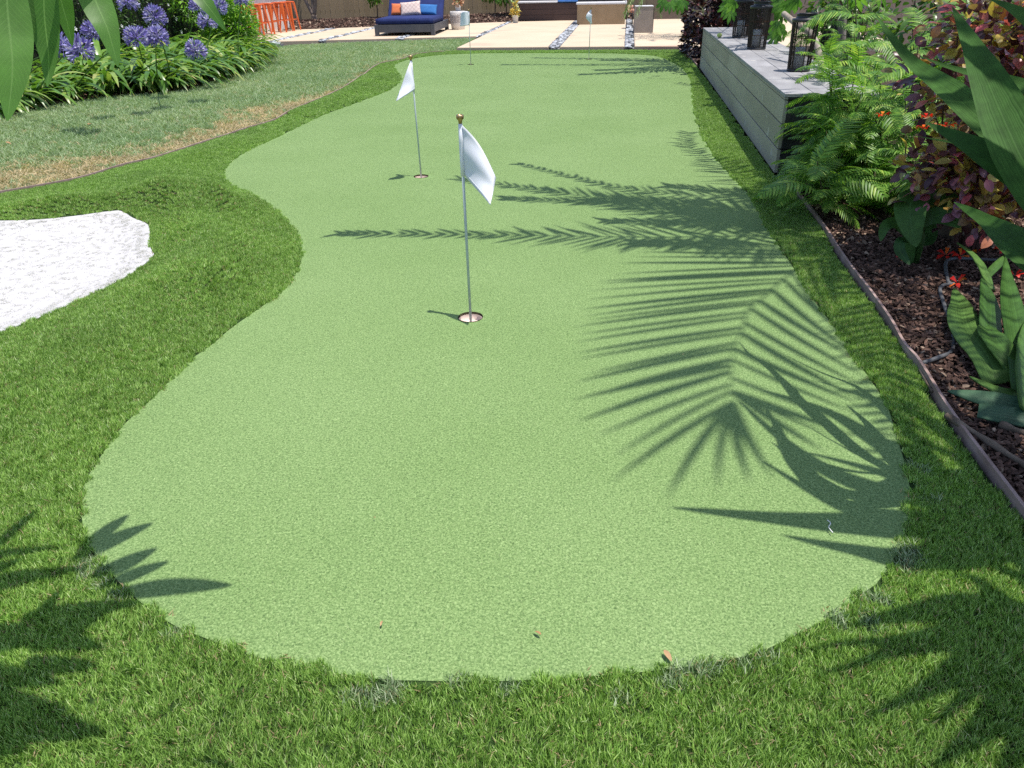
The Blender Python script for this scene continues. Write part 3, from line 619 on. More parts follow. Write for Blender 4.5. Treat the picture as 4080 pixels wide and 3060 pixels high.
def flag(idx, label, top_px, shape, lean=(0, 0)):
    c = CUPP[idx]; d = ray(*top_px); s = (c.x*d[0]+c.y*d[1])/(d[0]**2+d[1]**2); zt = CAMH+s*d[2]; h = zt
    t = thing('golf_flag', label, 'golf flag', (c.x, c.y, 0), group='flags on the putting green')
    tip = Vector((lean[0], lean[1], h))
    ax = lambda z: Vector((lean[0]*z/h, lean[1]*z/h, z))
    part('pole', tube('pole', [ax(-0.033), ax(h-0.02)], 0.0058, M_pole, 14), t)
    kn = part('knob', lathe('knob', [(0.0001, -0.040), (0.0068, -0.040), (0.0072, -0.026), (0.0095, -0.020), (0.0150, -0.014), (0.0152, -0.002), (0.0135, 0.0), (0.0095, -0.0005), (0.0090, -0.004), (0.0001, -0.004)], M_brass, 20), t, loc=tip)
    zs = h-0.034; L = 0.205
    part('sleeve', tube('sleeve', [ax(zs), ax(zs-0.07), ax(zs-0.14), ax(zs-L)], [0.0082, 0.0095, 0.0098, 0.0092], M_cloth, 14), t)
    ns, ntt = 18, 14; V = []; UV = []
    for j in range(ntt+1):
        for i in range(ns+1):
            s_, t_ = i/ns, j/ntt; p = shape(s_, t_); V.append(ax(zs)+Vector(p)); UV.append((s_, t_))
    F = [(j*(ns+1)+i, j*(ns+1)+i+1, (j+1)*(ns+1)+i+1, (j+1)*(ns+1)+i) for j in range(ntt) for i in range(ns)]
    me = mesh('flag', V, F, M_cloth, True, UV); fo = part('flag', me, t)
    m = fo.modifiers.new('thick', 'SOLIDIFY'); m.thickness = 0.0012
    # stitched hem along the free and lower edges
    k1 = [V[j*(ns+1)+ns-1]+Vector((0, -0.0015, 0)) for j in range(ntt+1)]; k2 = [V[(ntt-1)*(ns+1)+i]+Vector((0, -0.0015, 0)) for i in range(1, ns)]
    hv, hf = merge([tubegeo(k1, 0.0009, 4), tubegeo(k2, 0.0009, 4)]); part('hem', mesh('hem', hv, hf, M_stitch), fo)
    return t
def sh1(s, t):
    # hangs right and down, folded away from the pole
    x = 0.008+0.132*s-0.010*t*s+0.008*math.sin(PI*s)*(1-t); y = -0.006-0.022*s**1.3-0.085*t*s
    z = -0.004+0.016*math.sin(PI*s)*(1-t)-0.198*t-0.200*s*(1-t)-0.088*s*t
    y += 0.006*math.sin(s*7+t*3)*s*(1-0.3*t)+0.004*math.sin(s*3+t*9); return x, y, z
def sh2(s, t):
    hx, hy, hz = 0.0, -0.010, -0.002-0.195*t
    fx, fy, fz = 0.004+0.066*min(1, t*1.25)**0.8, -0.038-0.02*t, -0.010-0.125*t-0.02*t*t
    ex, ey, ez = -0.082-0.010*t, -0.10-0.05*t, -0.205-0.045*t
    a, b, c = (1-s)**2, 2*s*(1-s), s*s
    x = a*hx+b*fx*1.25+c*ex; y = a*hy+b*fy*1.7+c*ey; z = a*hz+b*fz+c*ez
    return x, y+0.004*math.sin(9*s+4*t), z
def sh3(s, t):
    return (-0.006-0.125*s+0.018*math.sin(s*5)*t, -0.010-0.03*math.sin(s*PI*1.2)-0.02*t*s, -0.195*t-0.02*s-0.025*math.sin(PI*s)*(1-t)*-0.6)
def sh4(s, t):
    return ((-0.075*math.sin(PI*s*0.95)*(0.35+0.9*math.sin(PI*min(1, t*0.9+0.1)))+0.035*s), -0.012-0.075*s, -0.16*t-0.075*s*(1-0.3*t))
flag(0, 'white golf flag drooping to the right on the nearest pole', (1829, 458), sh1, (-0.004, 0.004))
flag(1, 'white golf flag swung left on the second pole', (1643, 221), sh2, (-0.010, 0))
flag(2, 'small pale blue golf flag at far left, before the potted side table', (1870, 36), sh3, (0, 0))
flag(3, 'small pale golf flag hanging limp before the tan block', (2350, 29), sh4, (0.012, 0))

# ================================================================ GREY BENCH WITH LANTERNS
M_bface = surf('grey_composite_board', (0.26, 0.235, 0.195), (0.37, 0.34, 0.29), 2.2, 0.6, 0.12, 40, stretch=(1, 0.35, 2.2), spec=0.3, per=0.10, speck=(7, 0.66, (0.42, 0.41, 0.40)))
M_btop = surf('weathered_grey_board', (0.20, 0.195, 0.205), (0.31, 0.305, 0.315), 7, 0.75, 0.35, 60, stretch=(1, 0.3, 1), spec=0.25, per=0.10, speck=(9, 0.66, (0.42, 0.40, 0.38)))
M_bblk = surf('black_board', (0.012, 0.012, 0.014), (0.03, 0.03, 0.034), 6, 0.55, 0.2, 40, spec=0.3)
bx0, bx1, by0, by1, bh = 1.145, 1.785, 5.83, 12.56, 0.56
bench = thing('built_in_bench', 'long low grey board bench with lanterns on top beside the green', 'bench', (bx0, by0, 0))
bench_h = bh
def bb(name, lo, hi, m, bev=0.004): return part(name, box(name, lo, hi, m, bev), bench)
bd = bx1-bx0; bl = by1-by0
bb('core', (0.03, 0.03, 0.0), (bd-0.02, bl-0.02, bh-0.032), M_bblk, 0)
zrows = [(0.005, 0.172), (0.180, 0.347), (0.355, 0.512)]
cuts = [[0.0, 3.1, bl], [0.0, 2.2, 4.9, bl], [0.0, 3.4, bl]]
for (z0, z1), cc in zip(zrows, cuts):
    for a, b in zip(cc[:-1], cc[1:]): bb('front_board', (0.0, a+0.002, z0), (0.026, b-0.002, z1), M_bface)
    bb('end_board', (0.028, -0.004, z0), (bd, 0.022, z1), M_bblk)
cc = [0, 1.55, 4.2, bl]
for a, b in zip(cc[:-1], cc[1:]): bb('fascia_board', (-0.004, a-0.004 if a == 0 else a+0.002, 0.518), (0.022, b-0.002, bh-0.026), M_bface)
bb('end_board', (0.024, -0.005, 0.518), (bd, 0.02, bh-0.026), M_bblk)
# top boards: rows along the bench cut into short lengths
r3 = random.Random(3); wds = [0.0, 0.20, 0.34, 0.49, bd]
for i in range(4):
    y = 0.0; off = r3.uniform(0.1, 0.45)
    while y < bl-0.01:
        y2 = min(bl, y+(off if y == 0 else r3.choice((0.45, 0.60, 0.60, 0.9))))
        if bl-y2 < 0.15: y2 = bl
        bb('top_board', (wds[i]-0.006 if i == 0 else wds[i]+0.0025, y-0.006 if y == 0 else y+0.0025, bh-0.024), (wds[i+1]-0.0025, y2-0.0025, bh-0.001-0.002*r3.random()), M_btop, 0.003); y = y2
# nail heads on the front
M_nail = surf('nail_head', (0.05, 0.05, 0.05), (0.09, 0.09, 0.09), 50, 0.4, 0, metal=0.6)
# lanterns
M_lmet = surf('black_lantern_metal', (0.010, 0.010, 0.014), (0.022, 0.022, 0.028), 20, 0.42, 0.05, spec=0.5)
M_lbar = surf('brown_wicker_bar', (0.018, 0.013, 0.010), (0.045, 0.032, 0.024), 30, 0.6, 0.1, per=0.3)
M_rust = surf('rusty_hoop', (0.10, 0.035, 0.015), (0.18, 0.07, 0.03), 30, 0.7, 0.2)
M_wax = surf('pale_grey_candle', (0.58, 0.59, 0.63), (0.66, 0.67, 0.71), 5, 0.5, 0.05, 40)
lan = {}
def make_lantern(loc, s, label, clabel, rz):
    t = thing('lantern', label, 'lantern', loc, rz, 'lanterns on the grey bench'); t.scale = (s, s, s)
    if not lan:
        R0, R1, Hh = 0.092, 0.105, 0.40
        lan['base'] = lathe('base', [(0.0001, 0.0), (R0+0.004, 0.0), (R0+0.005, 0.016), (R0-0.004, 0.018), (0.0001, 0.012)], M_lmet, 32)
        lan['rim'] = lathe('rim', [(R1-0.008, Hh-0.012), (R1+0.006, Hh-0.014), (R1+0.008, Hh+0.010), (R1-0.004, Hh+0.014), (R1-0.010, Hh+0.010)], M_lmet, 32)
        lan['lid'] = lathe('lid', [(R1-0.006, Hh+0.012), (0.080, Hh+0.018), (0.079, Hh+0.040), (0.083, Hh+0.044), (0.080, Hh+0.050), (0.060, Hh+0.051), (0.055, Hh+0.044), (0.0001, Hh+0.042)], M_lmet, 32)
        geos = []; nb = 58
        for k in range(nb):
            a = 2*PI*k/nb; ca, sa = math.cos(a), math.sin(a); w = 0.0026 if k % 9 else 0.006
            geos.append(tubegeo([(R0*ca, R0*sa, 0.014), ((R0+R1)/2*ca, (R0+R1)/2*sa, Hh/2), (R1*ca, R1*sa, Hh-0.006)], w, 4, False))
        v, f = merge(geos); lan['bars'] = mesh('bars', v, f, M_lbar)
        for nm, zz in (('hoop0', 0.135), ('hoop1', 0.265)):
            rr = R0+(R1-R0)*zz/Hh-0.003; n = 28; P = [(rr*math.cos(2*PI*k/n), rr*math.sin(2*PI*k/n), zz) for k in range(n+1)]; lan[nm] = tube('hoop', P, 0.0035, M_rust, 5)
        lan['handle'] = tube('handle', [(0.083*math.cos(a), 0.083*math.sin(a), Hh+0.052) for a in np.linspace(-0.2, PI+0.2, 16)], 0.004, M_lmet, 6)
        lan['candle'] = lathe('candle', [(0.0001, 0.0), (0.044, 0.0), (0.044, 0.165), (0.041, 0.170), (0.020, 0.166), (0.0001, 0.164)], M_wax, 24)
        lan['wick'] = tube('wick', [(0, 0, 0.163), (0.001, 0, 0.175), (0.004, 0.002, 0.184)], 0.0016, M_bblk, 5)
    for k in ('base', 'rim', 'lid', 'bars', 'handle'): part(k, lan[k], t)
    part('hoop', lan['hoop0'], t); part('hoop', lan['hoop1'], t)
    c = thing('candle', clabel, 'candle', (loc[0]-0.008, loc[1]-0.01, loc[2]+0.017*s), rz, 'candles inside the lanterns'); c.scale = (s, s, s)
    part('wax', lan['candle'], c); part('wick', lan['wick'], c)
LP = [g(3013, 195, bh), g(2948, 148, bh), g(3180, 282, bh)]
for p, s, lb, cl in zip(LP, (1.02, 1.02, 0.98), ('black slatted lantern in the middle of the three, nearest the bench edge', 'black slatted lantern farthest back on the bench, half hidden by leaves', 'black slatted lantern nearest the ferns, partly behind fronds'), ('pale pillar candle inside the middle lantern', 'pale pillar candle inside the farthest lantern', 'pale pillar candle inside the lantern by the ferns')):
    make_lantern((p.x, p.y, bh), s, lb, cl, rnd.uniform(0, 6))
# fruit / ball on the bench
bm = bmesh.new(); bmesh.ops.create_uvsphere(bm, u_segments=20, v_segments=14, radius=0.031)
for v in bm.verts:
    c = v.co; v.co = c*(1+0.05*math.sin(3*math.atan2(c.y, c.x))*(1-abs(c.z)/0.04)); v.co.z *= 0.93
    if c.z > 0.026: v.co.z -= 0.004
me = bpy.data.meshes.new('fallen_fruit'); bm.to_mesh(me); bm.free(); me.materials.append(surf('green_fruit_skin', (0.36, 0.45, 0.10), (0.50, 0.56, 0.20), 25, 0.5, 0.15, 150)); me.polygons.foreach_set('use_smooth', [True]*len(me.polygons))
p = g(2866, 150, bh); o = bpy.data.objects.new('fallen_fruit', me); link(o); o.location = (p.x, p.y, bh+0.028); tag(o, 'small round yellow green fruit lying on the bench top', 'fruit')
me2 = tube('stalk', [(0, 0, 0.022), (0.002, 0.001, 0.034)], 0.003, M_rust, 6); part('stalk', me2, o)
# cut grey branch standing between the lanterns
M_dead = surf('grey_dead_wood', (0.20, 0.165, 0.135), (0.38, 0.33, 0.28), 14, 0.85, 0.5, 60, stretch=(1, 1, 0.25))
a = at = far(3123, 55, 8.35); b = far(3250, 165, 7.7); e = far(3330, 330, 7.3); e.z = 0.25
o = bpy.data.objects.new('cut_branch', tube('cut_branch', smoothpts([a, (a+b)/2+Vector((0, 0, .005)), b, e, Vector((e.x+0.1, e.y-0.1, -0.02))], 14), [0.026]*8+[0.028]*7, M_dead, 12)); link(o); tag(o, 'grey sawn branch sticking up at an angle between the lanterns', 'branch')

# ================================================================ FAR END: DAYBED, STOOLS, COUNTERS
M_navy = surf('navy_cushion_fabric', (0.014, 0.022, 0.090), (0.020, 0.032, 0.125), 6, 0.85, 0.25, 300, spec=0.2)
M_dgrey = surf('charcoal_aluminium', (0.058, 0.060, 0.072), (0.078, 0.080, 0.092), 8, 0.5, 0.05, spec=0.4)
M_coral = surf('coral_fabric', (0.56, 0.145, 0.055), (0.66, 0.20, 0.085), 8, 0.85, 0.2, 300, spec=0.2)
M_blue = surf('mid_blue_fabric', (0.035, 0.135, 0.36), (0.05, 0.18, 0.44), 8, 0.85, 0.2, 300, spec=0.2)
def trellis_mat():
    m, t, b, o = newmat('cream_trellis_fabric'); tc = t.nodes.new('ShaderNodeTexCoord'); mp = N(t, 'ShaderNodeMapping'); mp.inputs['Rotation'].default_value = (0, 0, PI/4); mp.inputs['Scale'].default_value = (14, 14, 14); t.links.new(tc.outputs['Object'], mp.inputs[0])
    sp = t.nodes.new('ShaderNodeSeparateXYZ'); t.links.new(mp.outputs[0], sp.inputs[0]); outs = []
    for k in (0, 1):
        f = N(t, 'ShaderNodeMath', operation='FRACT'); t.links.new(sp.outputs[k], f.inputs[0]); s = N(t, 'ShaderNodeMath', operation='SUBTRACT', _1=0.5); t.links.new(f.outputs[0], s.inputs[0]); a = N(t, 'ShaderNodeMath', operation='ABSOLUTE'); t.links.new(s.outputs[0], a.inputs[0]); l = N(t, 'ShaderNodeMath', operation='LESS_THAN', _1=0.07); t.links.new(a.outputs[0], l.inputs[0]); outs.append(l.outputs[0])
    mx = N(t, 'ShaderNodeMath', operation='MAXIMUM'); t.links.new(outs[0], mx.inputs[0]); t.links.new(outs[1], mx.inputs[1])
    t.links.new(mixc(t, mx.outputs[0], (0.66, 0.52, 0.46), (0.45, 0.32, 0.30)), b.inputs['Base Color']); b.inputs['Roughness'].default_value = 0.85; return m
M_trel = trellis_mat()
def cushion(name, sx, sy, sz, m, puff=0.25, corner=0.3):
    """a soft box, corners pinched"""
    n = 14; bm = bmesh.new(); top = {}; V = []; F = []
    for side in (1, -1):
        for j in range(n+1):
            for i in range(n+1):
                u, v = i/n*2-1, j/n*2-1; e = max(0, (1-abs(u)**4))*max(0, (1-abs(v)**4)); z = side*(sz*0.5)*(corner+(1-corner)*e**0.35)
                if abs(u) == 1 or abs(v) == 1: z = side*sz*0.5*corner
                k = 1-puff*0.12*((u*v)**2 < 0.2)*(abs(u)*abs(v))
                V.append((u*sx/2*(1-0.05*puff*(1-v*v)*abs(u)**3), v*sy/2*(1-0.06*puff*(1-u*u)*abs(v)**3), z))
    m1 = (n+1)**2
    for s_ in (0, 1):
        for j in range(n):
            for i in range(n):
                q = (s_*m1+j*(n+1)+i, s_*m1+j*(n+1)+i+1, s_*m1+(j+1)*(n+1)+i+1, s_*m1+(j+1)*(n+1)+i); F.append(q if s_ == 0 else q[::-1])
    rim = [(i, 0) for i in range(n)]+[(n, j) for j in range(n)]+[(i, n) for i in range(n, 0, -1)]+[(0, j) for j in range(n, 0, -1)]
    ids = [j*(n+1)+i for i, j in rim]; L = len(ids)
    for k in range(L): F.append((ids[k], m1+ids[k], m1+ids[(k+1) % L], ids[(k+1) % L]))
    me = mesh(name, V, F, m, True); return me
# daybed
p0 = g(1495, 144.6, SZ)
rz = math.radians(2.5)
bed = thing('daybed', 'charcoal double daybed with navy cushions on the patio', 'daybed', (p0.x, p0.y, SZ), rz)
bw, bdp = 1.43, 2.0
for x in (0.0, bw-0.09):
    for y in (0.0, bdp-0.09): part('leg', box('leg', (x, y, 0), (x+0.09, y+0.09, 0.24), M_dgrey), bed)
part('apron', box('apron', (0.091, 0.004, 0.075), (bw-0.091, 0.034, 0.238), M_dgrey), bed); part('apron', box('apron', (0.091, bdp-0.034, 0.075), (bw-0.091, bdp-0.004, 0.238), M_dgrey), bed)
part('apron', box('apron', (0.004, 0.091, 0.075), (0.034, bdp-0.091, 0.238), M_dgrey), bed); part('apron', box('apron', (bw-0.034, 0.091, 0.075), (bw-0.004, bdp-0.091, 0.238), M_dgrey), bed)
part('deck', box('deck', (0.036, 0.036, 0.20), (bw-0.036, bdp-0.036, 0.228), M_dgrey), bed)
part('mattress', cushion('mattress', bw-0.06, 1.27, 0.15, M_navy, 0.2, 0.72), bed, loc=(bw/2, 0.67, 0.31))
for k in (0, 1):
    part('back_cushion', cushion('back_cushion', bw/2-0.035, 0.72, 0.12, M_navy, 0.2, 0.7), bed, loc=(bw/4+0.005+k*(bw/2-0.01), 1.52, 0.53), rot=(math.radians(52), 0, 0))
part('backrest_frame', box('backrest_frame', (0.05, 0, -0.02), (bw-0.05, 0.70, 0.0), M_dgrey), bed, loc=(0, 1.38, 0.20), rot=(math.radians(52), 0, 0))
Rz = Matrix.Rotation(rz, 4, 'Z')
def pillow(label, m, x, sx, sy, tilt, roll, y=0.93, z=0.0, bev=0):
    w = Rz @ Vector((x, y, 0)); o = bpy.data.objects.new('pillow', cushion('pillow', sx, sy, 0.13, m, 1.0, 0.12)); link(o)
    o.matrix_world = Matrix.Translation((p0.x+w.x, p0.y+w.y, SZ+0.385+sy*0.5*math.sin(math.radians(tilt))+z)) @ Rz @ Matrix.Rotation(math.radians(tilt), 4, 'X') @ Matrix.Rotation(math.radians(roll), 4, 'Z'); tag(o, label, 'pillow', 'pillows on the daybed')
pillow('coral orange pillow at the left of the daybed', M_coral, 0.36, 0.42, 0.28, 62, -2, 1.22)
pillow('cream trellis patterned pillow in the middle of the daybed', M_trel, 0.66, 0.50, 0.32, 66, 5, 1.10)
pillow('mid blue pillow at the right of the daybed', M_blue, 1.06, 0.46, 0.25, 62, -3, 1.22)
# stools
M_orange = surf('orange_painted_steel', (0.58, 0.105, 0.022), (0.68, 0.14, 0.035), 4, 0.35, 0.03, spec=0.5)
st = {}
def make_stool(x, y, label, rz=0.0):
    t = thing('bar_stool', label, 'bar stool', (x, y, SZ), rz, 'orange stools along the counter')
    Hs = 0.70
    if not st:
        bm = bmesh.new(); bmesh.ops.create_cube(bm, size=1.0)
        for v in bm.verts: v.co = Vector((v.co.x*0.31, v.co.y*0.31, v.co.z*0.035+Hs-0.018))
        bmesh.ops.bevel(bm, geom=bm.edges[:], offset=0.016, segments=3, affect='EDGES'); me = bpy.data.meshes.new('seat'); bm.to_mesh(me); bm.free(); me.materials.append(M_orange); st['seat'] = me
        V = []; F = []
        for (s, z, w) in ((0.150, Hs-0.03, 0.085), (0.172, 0.42, 0.056), (0.208, 0.0, 0.030)):
            V += [(s-w, s, z), (s+0.002, s+0.002, z), (s, s-w, z), (s-w*0.5, s-w*0.5, z)]
        for i in range(2):
            for k in range(4): F.append((4*i+k, 4*i+(k+1) % 4, 4*i+4+(k+1) % 4, 4*i+4+k))
        F += [(3, 2, 1, 0), (8, 9, 10, 11)]; st['leg'] = mesh('leg', V, F, M_orange)
        st['rung'] = tube('rung', [(-0.175, 0.178, 0.27), (0.175, 0.178, 0.27)], 0.009, M_orange, 6); st['brace'] = tube('brace', [(-0.14, 0.14, 0.58), (0.14, -0.14, 0.58)], 0.008, M_dgrey, 6)
    part('seat', st['seat'], t)
    for k in range(4): part('leg', st['leg'], t, rot=(0, 0, k*PI/2)); part('rung', st['rung'], t, rot=(0, 0, k*PI/2))
    for k in range(2): part('brace', st['brace'], t, rot=(0, 0, k*PI/2))
for (x, y), lb in zip([(-9.03, 19.55), (-8.99, 20.05), (-8.93, 20.68), (-8.90, 21.15)], ['orange metal stool half hidden by the lime green bush', 'second orange metal stool from the lime green bush', 'third orange metal stool from the lime green bush', 'orange metal stool at the far end, nearest the tree trunk']): make_stool(x, y, lb, rnd.uniform(-0.05, 0.05))
make_stool(-9.10, 18.95, 'orange metal stool mostly behind the lime green bush', 0.04)
M_ctr = surf('pale_grey_render', (0.66, 0.61, 0.57), (0.74, 0.69, 0.65), 3, 0.85, 0.15, 80); M_ctop = surf('grey_stone_counter', (0.30, 0.30, 0.31), (0.42, 0.42, 0.43), 6, 0.5, 0.08, 60)
ct = thing('bar_counter', 'pale grey rendered bar counter behind the orange stools', 'counter', (-9.86, 18.2, SZ))
part('body', box('body', (0, 0, 0), (0.62, 3.72, 0.86), M_ctr), ct); part('worktop', box('worktop', (-0.15, -0.1, 0.862), (0.66, 3.85, 0.93), M_ctop, 0.01), ct)
# brown bench, tan block
M_brown = surf('dark_brown_board', (0.060, 0.036, 0.032), (0.085, 0.052, 0.046), 4, 0.6, 0.25, 30, stretch=(0.15, 1, 1), per=0.06); M_cap = surf('white_grey_cap', (0.50, 0.49, 0.50), (0.58, 0.57, 0.58), 6, 0.6, 0.1, 50)
M_tan = surf('tan_stucco', (0.31, 0.215, 0.125), (0.37, 0.265, 0.165), 5, 0.9, 0.5, 120)
by = 24.10
br = thing('board_wall_seat', 'low dark brown board wall with pale cap at the patio end', 'seat wall', (-3.09, by, SZ))
for k in range(3): part('board', box('board', (0, 0, 0.006+k*0.150), (1.76, 0.028, 0.150+k*0.150), M_brown), br); part('side_board', box('side_board', (-0.026, 0.0, 0.006+k*0.150), (-0.002, 0.6, 0.150+k*0.150), M_brown), br)
part('cap', box('cap', (-0.05, -0.03, 0.462), (1.10, 0.62, 0.50), M_cap, 0.008), br); part('core', box('core', (0, 0.03, 0), (1.76, 0.6, 0.46), M_brown, 0), br)
part('backboard', box('backboard', (-0.02, 0.56, 0.50), (1.76, 0.62, 1.1), surf('slate_board', (0.07, 0.065, 0.075), (0.10, 0.095, 0.105), 3, 0.7, 0.2, 40)), br)
cu = bpy.data.objects.new('blue_seat_cushion', cushion('blue_seat_cushion', 0.62, 0.52, 0.09, surf('bright_blue_fabric', (0.06, 0.19, 0.55), (0.09, 0.25, 0.66), 8, 0.85, 0.2, 200), 0.2, 0.7)); link(cu); cu.location = (-3.09+1.43, by+0.25, SZ+0.515); tag(cu, 'bright blue seat cushion on the dark brown wall seat', 'cushion')
tb_ = thing('stucco_block', 'tan stucco block with rounded white cap in the middle of the patio end', 'block', (-1.30, 22.2, SZ))
part('body', box('body', (0, 0, 0), (1.27, 0.75, 0.47), M_tan, 0.01), tb_); part('cap', box('cap', (-0.03, -0.03, 0.472), (1.30, 0.78, 0.525), M_cap, 0.02), tb_)
part('burner_box', box('burner_box', (-0.02, 0.55, 0.526), (1.20, 0.9, 0.72), M_bblk, 0.01), tb_); part('upstand', box('upstand', (1.26, 0.0, 0.526), (1.29, 0.7, 0.575), M_cap, 0.005), tb_)
# grey pedestal + metal rack
pe = thing('concrete_pedestal', 'tall grey concrete pedestal with pale top by the palm fronds', 'pedestal', (0.40, 19.05, SZ), math.radians(4))
M_conc = surf('grey_concrete', (0.25, 0.21, 0.185), (0.31, 0.265, 0.235), 5, 0.8, 0.2, 60); 
V = [(-.205, 0, 0), (.215, 0, 0), (.215, .40, 0), (-.205, .40, 0), (-.19, .012, .53), (.20, .012, .53), (.20, .39, .53), (-.19, .39, .53)]
part('body', mesh('body', V, [(3, 2, 1, 0), (4, 5, 6, 7), (0, 1, 5, 4), (1, 2, 6, 5), (2, 3, 7, 6), (3, 0, 4, 7)], M_conc), pe); part('top', box('top', (-.195, 0.005, .531), (.205, .395, .55), M_cap, 0.004), pe)
part('side_panel', box('side_panel', (.2165, 0.03, 0.01), (.222, .38, .50), M_bblk, 0), pe)
rk = thing('log_rack', 'thin black metal rack beside the grey pedestal', 'rack', (0.02, 20.55, 0.02))
for x, y in ((0.0, 0), (0.13, -0.25), (0.0, 0.3), (0.13, 0.05)): part('leg', tube('leg', [(x, y, -0.02), (x, y, 0.52)], 0.009, M_bblk, 6), rk)
for z in (0.12, 0.36): part('rail', tube('rail', [(0, 0, z), (0.13, -0.25, z)], 0.007, M_bblk, 6), rk); part('rail', tube('rail', [(0.0, 0.3, z), (0.13, 0.05, z)], 0.007, M_bblk, 6), rk); part('rail', tube('rail', [(0.0, 0.0, z), (0.0, 0.3, z)], 0.007, M_bblk, 6), rk)
M_logs = surf('split_log', (0.40, 0.18, 0.12), (0.58, 0.32, 0.24), 12, 0.85, 0.4, 60)
for k in range(4):
    o = bpy.data.objects.new('log', tube('log', [(0, -0.12, 0), (0.01, 0.15, 0.005)], [0.045, 0.042], M_logs, 9)); link(o); o.location = (0.06+0.075*(k % 2)-0.02*(k//2), 20.55+0.02*k, 0.435+0.075*(k//2)); tag(o, ['left log of the lower pair', 'right log of the lower pair', 'left log of the upper pair', 'right log of the upper pair'][k]+' in the black metal rack', 'log', 'logs in the rack')
# patterned side table, pots
tbp = g(1826, 117, SZ); tbl = thing('side_table', 'white drum side table with cut out triangle pattern', 'side table', (tbp.x, tbp.y, SZ))
M_white = surf('white_glazed_ceramic', (0.62, 0.58, 0.55), (0.70, 0.66, 0.63), 5, 0.4, 0.05)
part('drum', lathe('drum', [(0.15, 0.0), (0.165, 0.0), (0.185, 0.15), (0.195, 0.40), (0.185, 0.42), (0.0001, 0.42)], M_white, 36), tbl)
geos = []
for row in range(5):
    for k in range(16):
        z0, z1 = 0.14+row*0.05, 0.19+row*0.05; a0, a1 = 2*PI*k/16, 2*PI*(k+1)/16; am = (a0+a1)/2; R = lambda z: 0.186+0.010*(z-0.15)/0.25+0.002
        pt = lambda a, z: (R(z)*math.cos(a), R(z)*math.sin(a), z)
        geos.append(tubegeo([pt(a0, z0), pt(am, z1 if (row+k) % 2 else z0+0.03), pt(a1, z0)], 0.0035, 4)); geos.append(tubegeo([pt(a0, z0), pt(a0, z1)], 0.003, 4))
v, f = merge(geos); part('lattice', mesh('lattice', v, f, M_white), tbl)
part('pattern_shade', lathe('pattern_shade', [(0.1862, 0.15), (0.1942, 0.39)], surf('painted_recess_shade', (0.42, 0.36, 0.33), (0.48, 0.42, 0.38), 5, 0.8, 0), 36), tbl)  # darker band round the drum: shade of the cut-outs put into its colour
M_pot = surf('white_pot', (0.66, 0.65, 0.66), (0.74, 0.73, 0.74), 5, 0.45, 0.05)
def pot(label, x, y, z, r, h):
    t = thing('flower_pot', label, 'flower pot', (x, y, z)); part('pot', lathe('pot', [(0.0001, 0), (r*0.78, 0), (r, h), (r*1.08, h), (r*1.08, h-0.012), (r*0.9, h-0.02), (0.0001, h-0.03)], M_pot, 24), t); return t
pot('white pot on the patterned side table', tbp.x+0.02, tbp.y, SZ+0.42, 0.075, 0.15); pp = g(2054, 91, SZ)
pot('small white pot with yellow plant beside the brown wall seat', pp.x, pp.y, SZ, 0.085, 0.20)
# fence
M_fence = surf('tan_fence_board', (0.24, 0.175, 0.105), (0.32, 0.24, 0.15), 3, 0.85, 0.35, 40, stretch=(1, 1, 0.12), per=0.10)
fa = Vector((-13.0, 22.9, 0)); fb = Vector((-3.3, 26.1, 0)); fc = Vector((5.0, 26.1, 0))
def fence(a, b, label):
    t = thing('board_fence', label, 'fence', (a.x, a.y, 0), math.atan2((b-a).y, (b-a).x)); L = (b-a).length; n = int(L/0.145)
    boards = [box('board', (0.002, 0, -0.05), (0.141, 0.02, 1.8), M_fence, 0.002) for _ in range(1)]
    for k in range(n): part('board', boards[0], t, loc=(k*0.145, 0.004*((k*7) % 3), 0.0))
    for z in (0.3, 1.5): part('rail', box('rail', (0, 0.032, z), (L, 0.07, z+0.09), M_fence), t)
fence(fa, fb, 'tan vertical board fence behind the daybed'); fence(fb, fc, 'tan board fence behind the brown wall seat')
# ================================================================ PLANTS
GREENS = lambda a, b, c: [(0.0, a), (0.5, b), (1.0, c)]
# ---- agapanthus border on the left
M_aga = leafmat('agapanthus_leaf', [(0, (0.040, 0.105, 0.015)), (0.4, (0.085, 0.19, 0.025)), (0.8, (0.155, 0.28, 0.045)), (0.97, (0.27, 0.36, 0.08)), (1.0, (0.42, 0.40, 0.15))], 0.32, 0.30, 0.5, tipcol=(0.34, 0.33, 0.10))
M_agast = leafmat('agapanthus_stalk', GREENS((0.05, 0.11, 0.02), (0.08, 0.16, 0.03), (0.10, 0.2, 0.04)), 0.5, 0.1)
M_flor = leafmat('blue_violet_floret', [(0, (0.15, 0.11, 0.42)), (0.35, (0.24, 0.20, 0.58)), (0.7, (0.36, 0.33, 0.70)), (1.0, (0.62, 0.58, 0.85))], 0.55, 0.35, 0.2, tmul=1.0)
aga = []
ra = random.Random(21)
for k in range(12):
    L = ra.uniform(0.44, 0.66); aga.append(leafmesh('leaf', L, ra.uniform(0.030, 0.044), M_aga, arch=ra.uniform(1.5, 2.5), n=9, prof=strapp, fold=0.25, twist=ra.uniform(-0.5, 0.5), side=ra.uniform(-.3, .3), rise=ra.uniform(1.0, 1.35)))
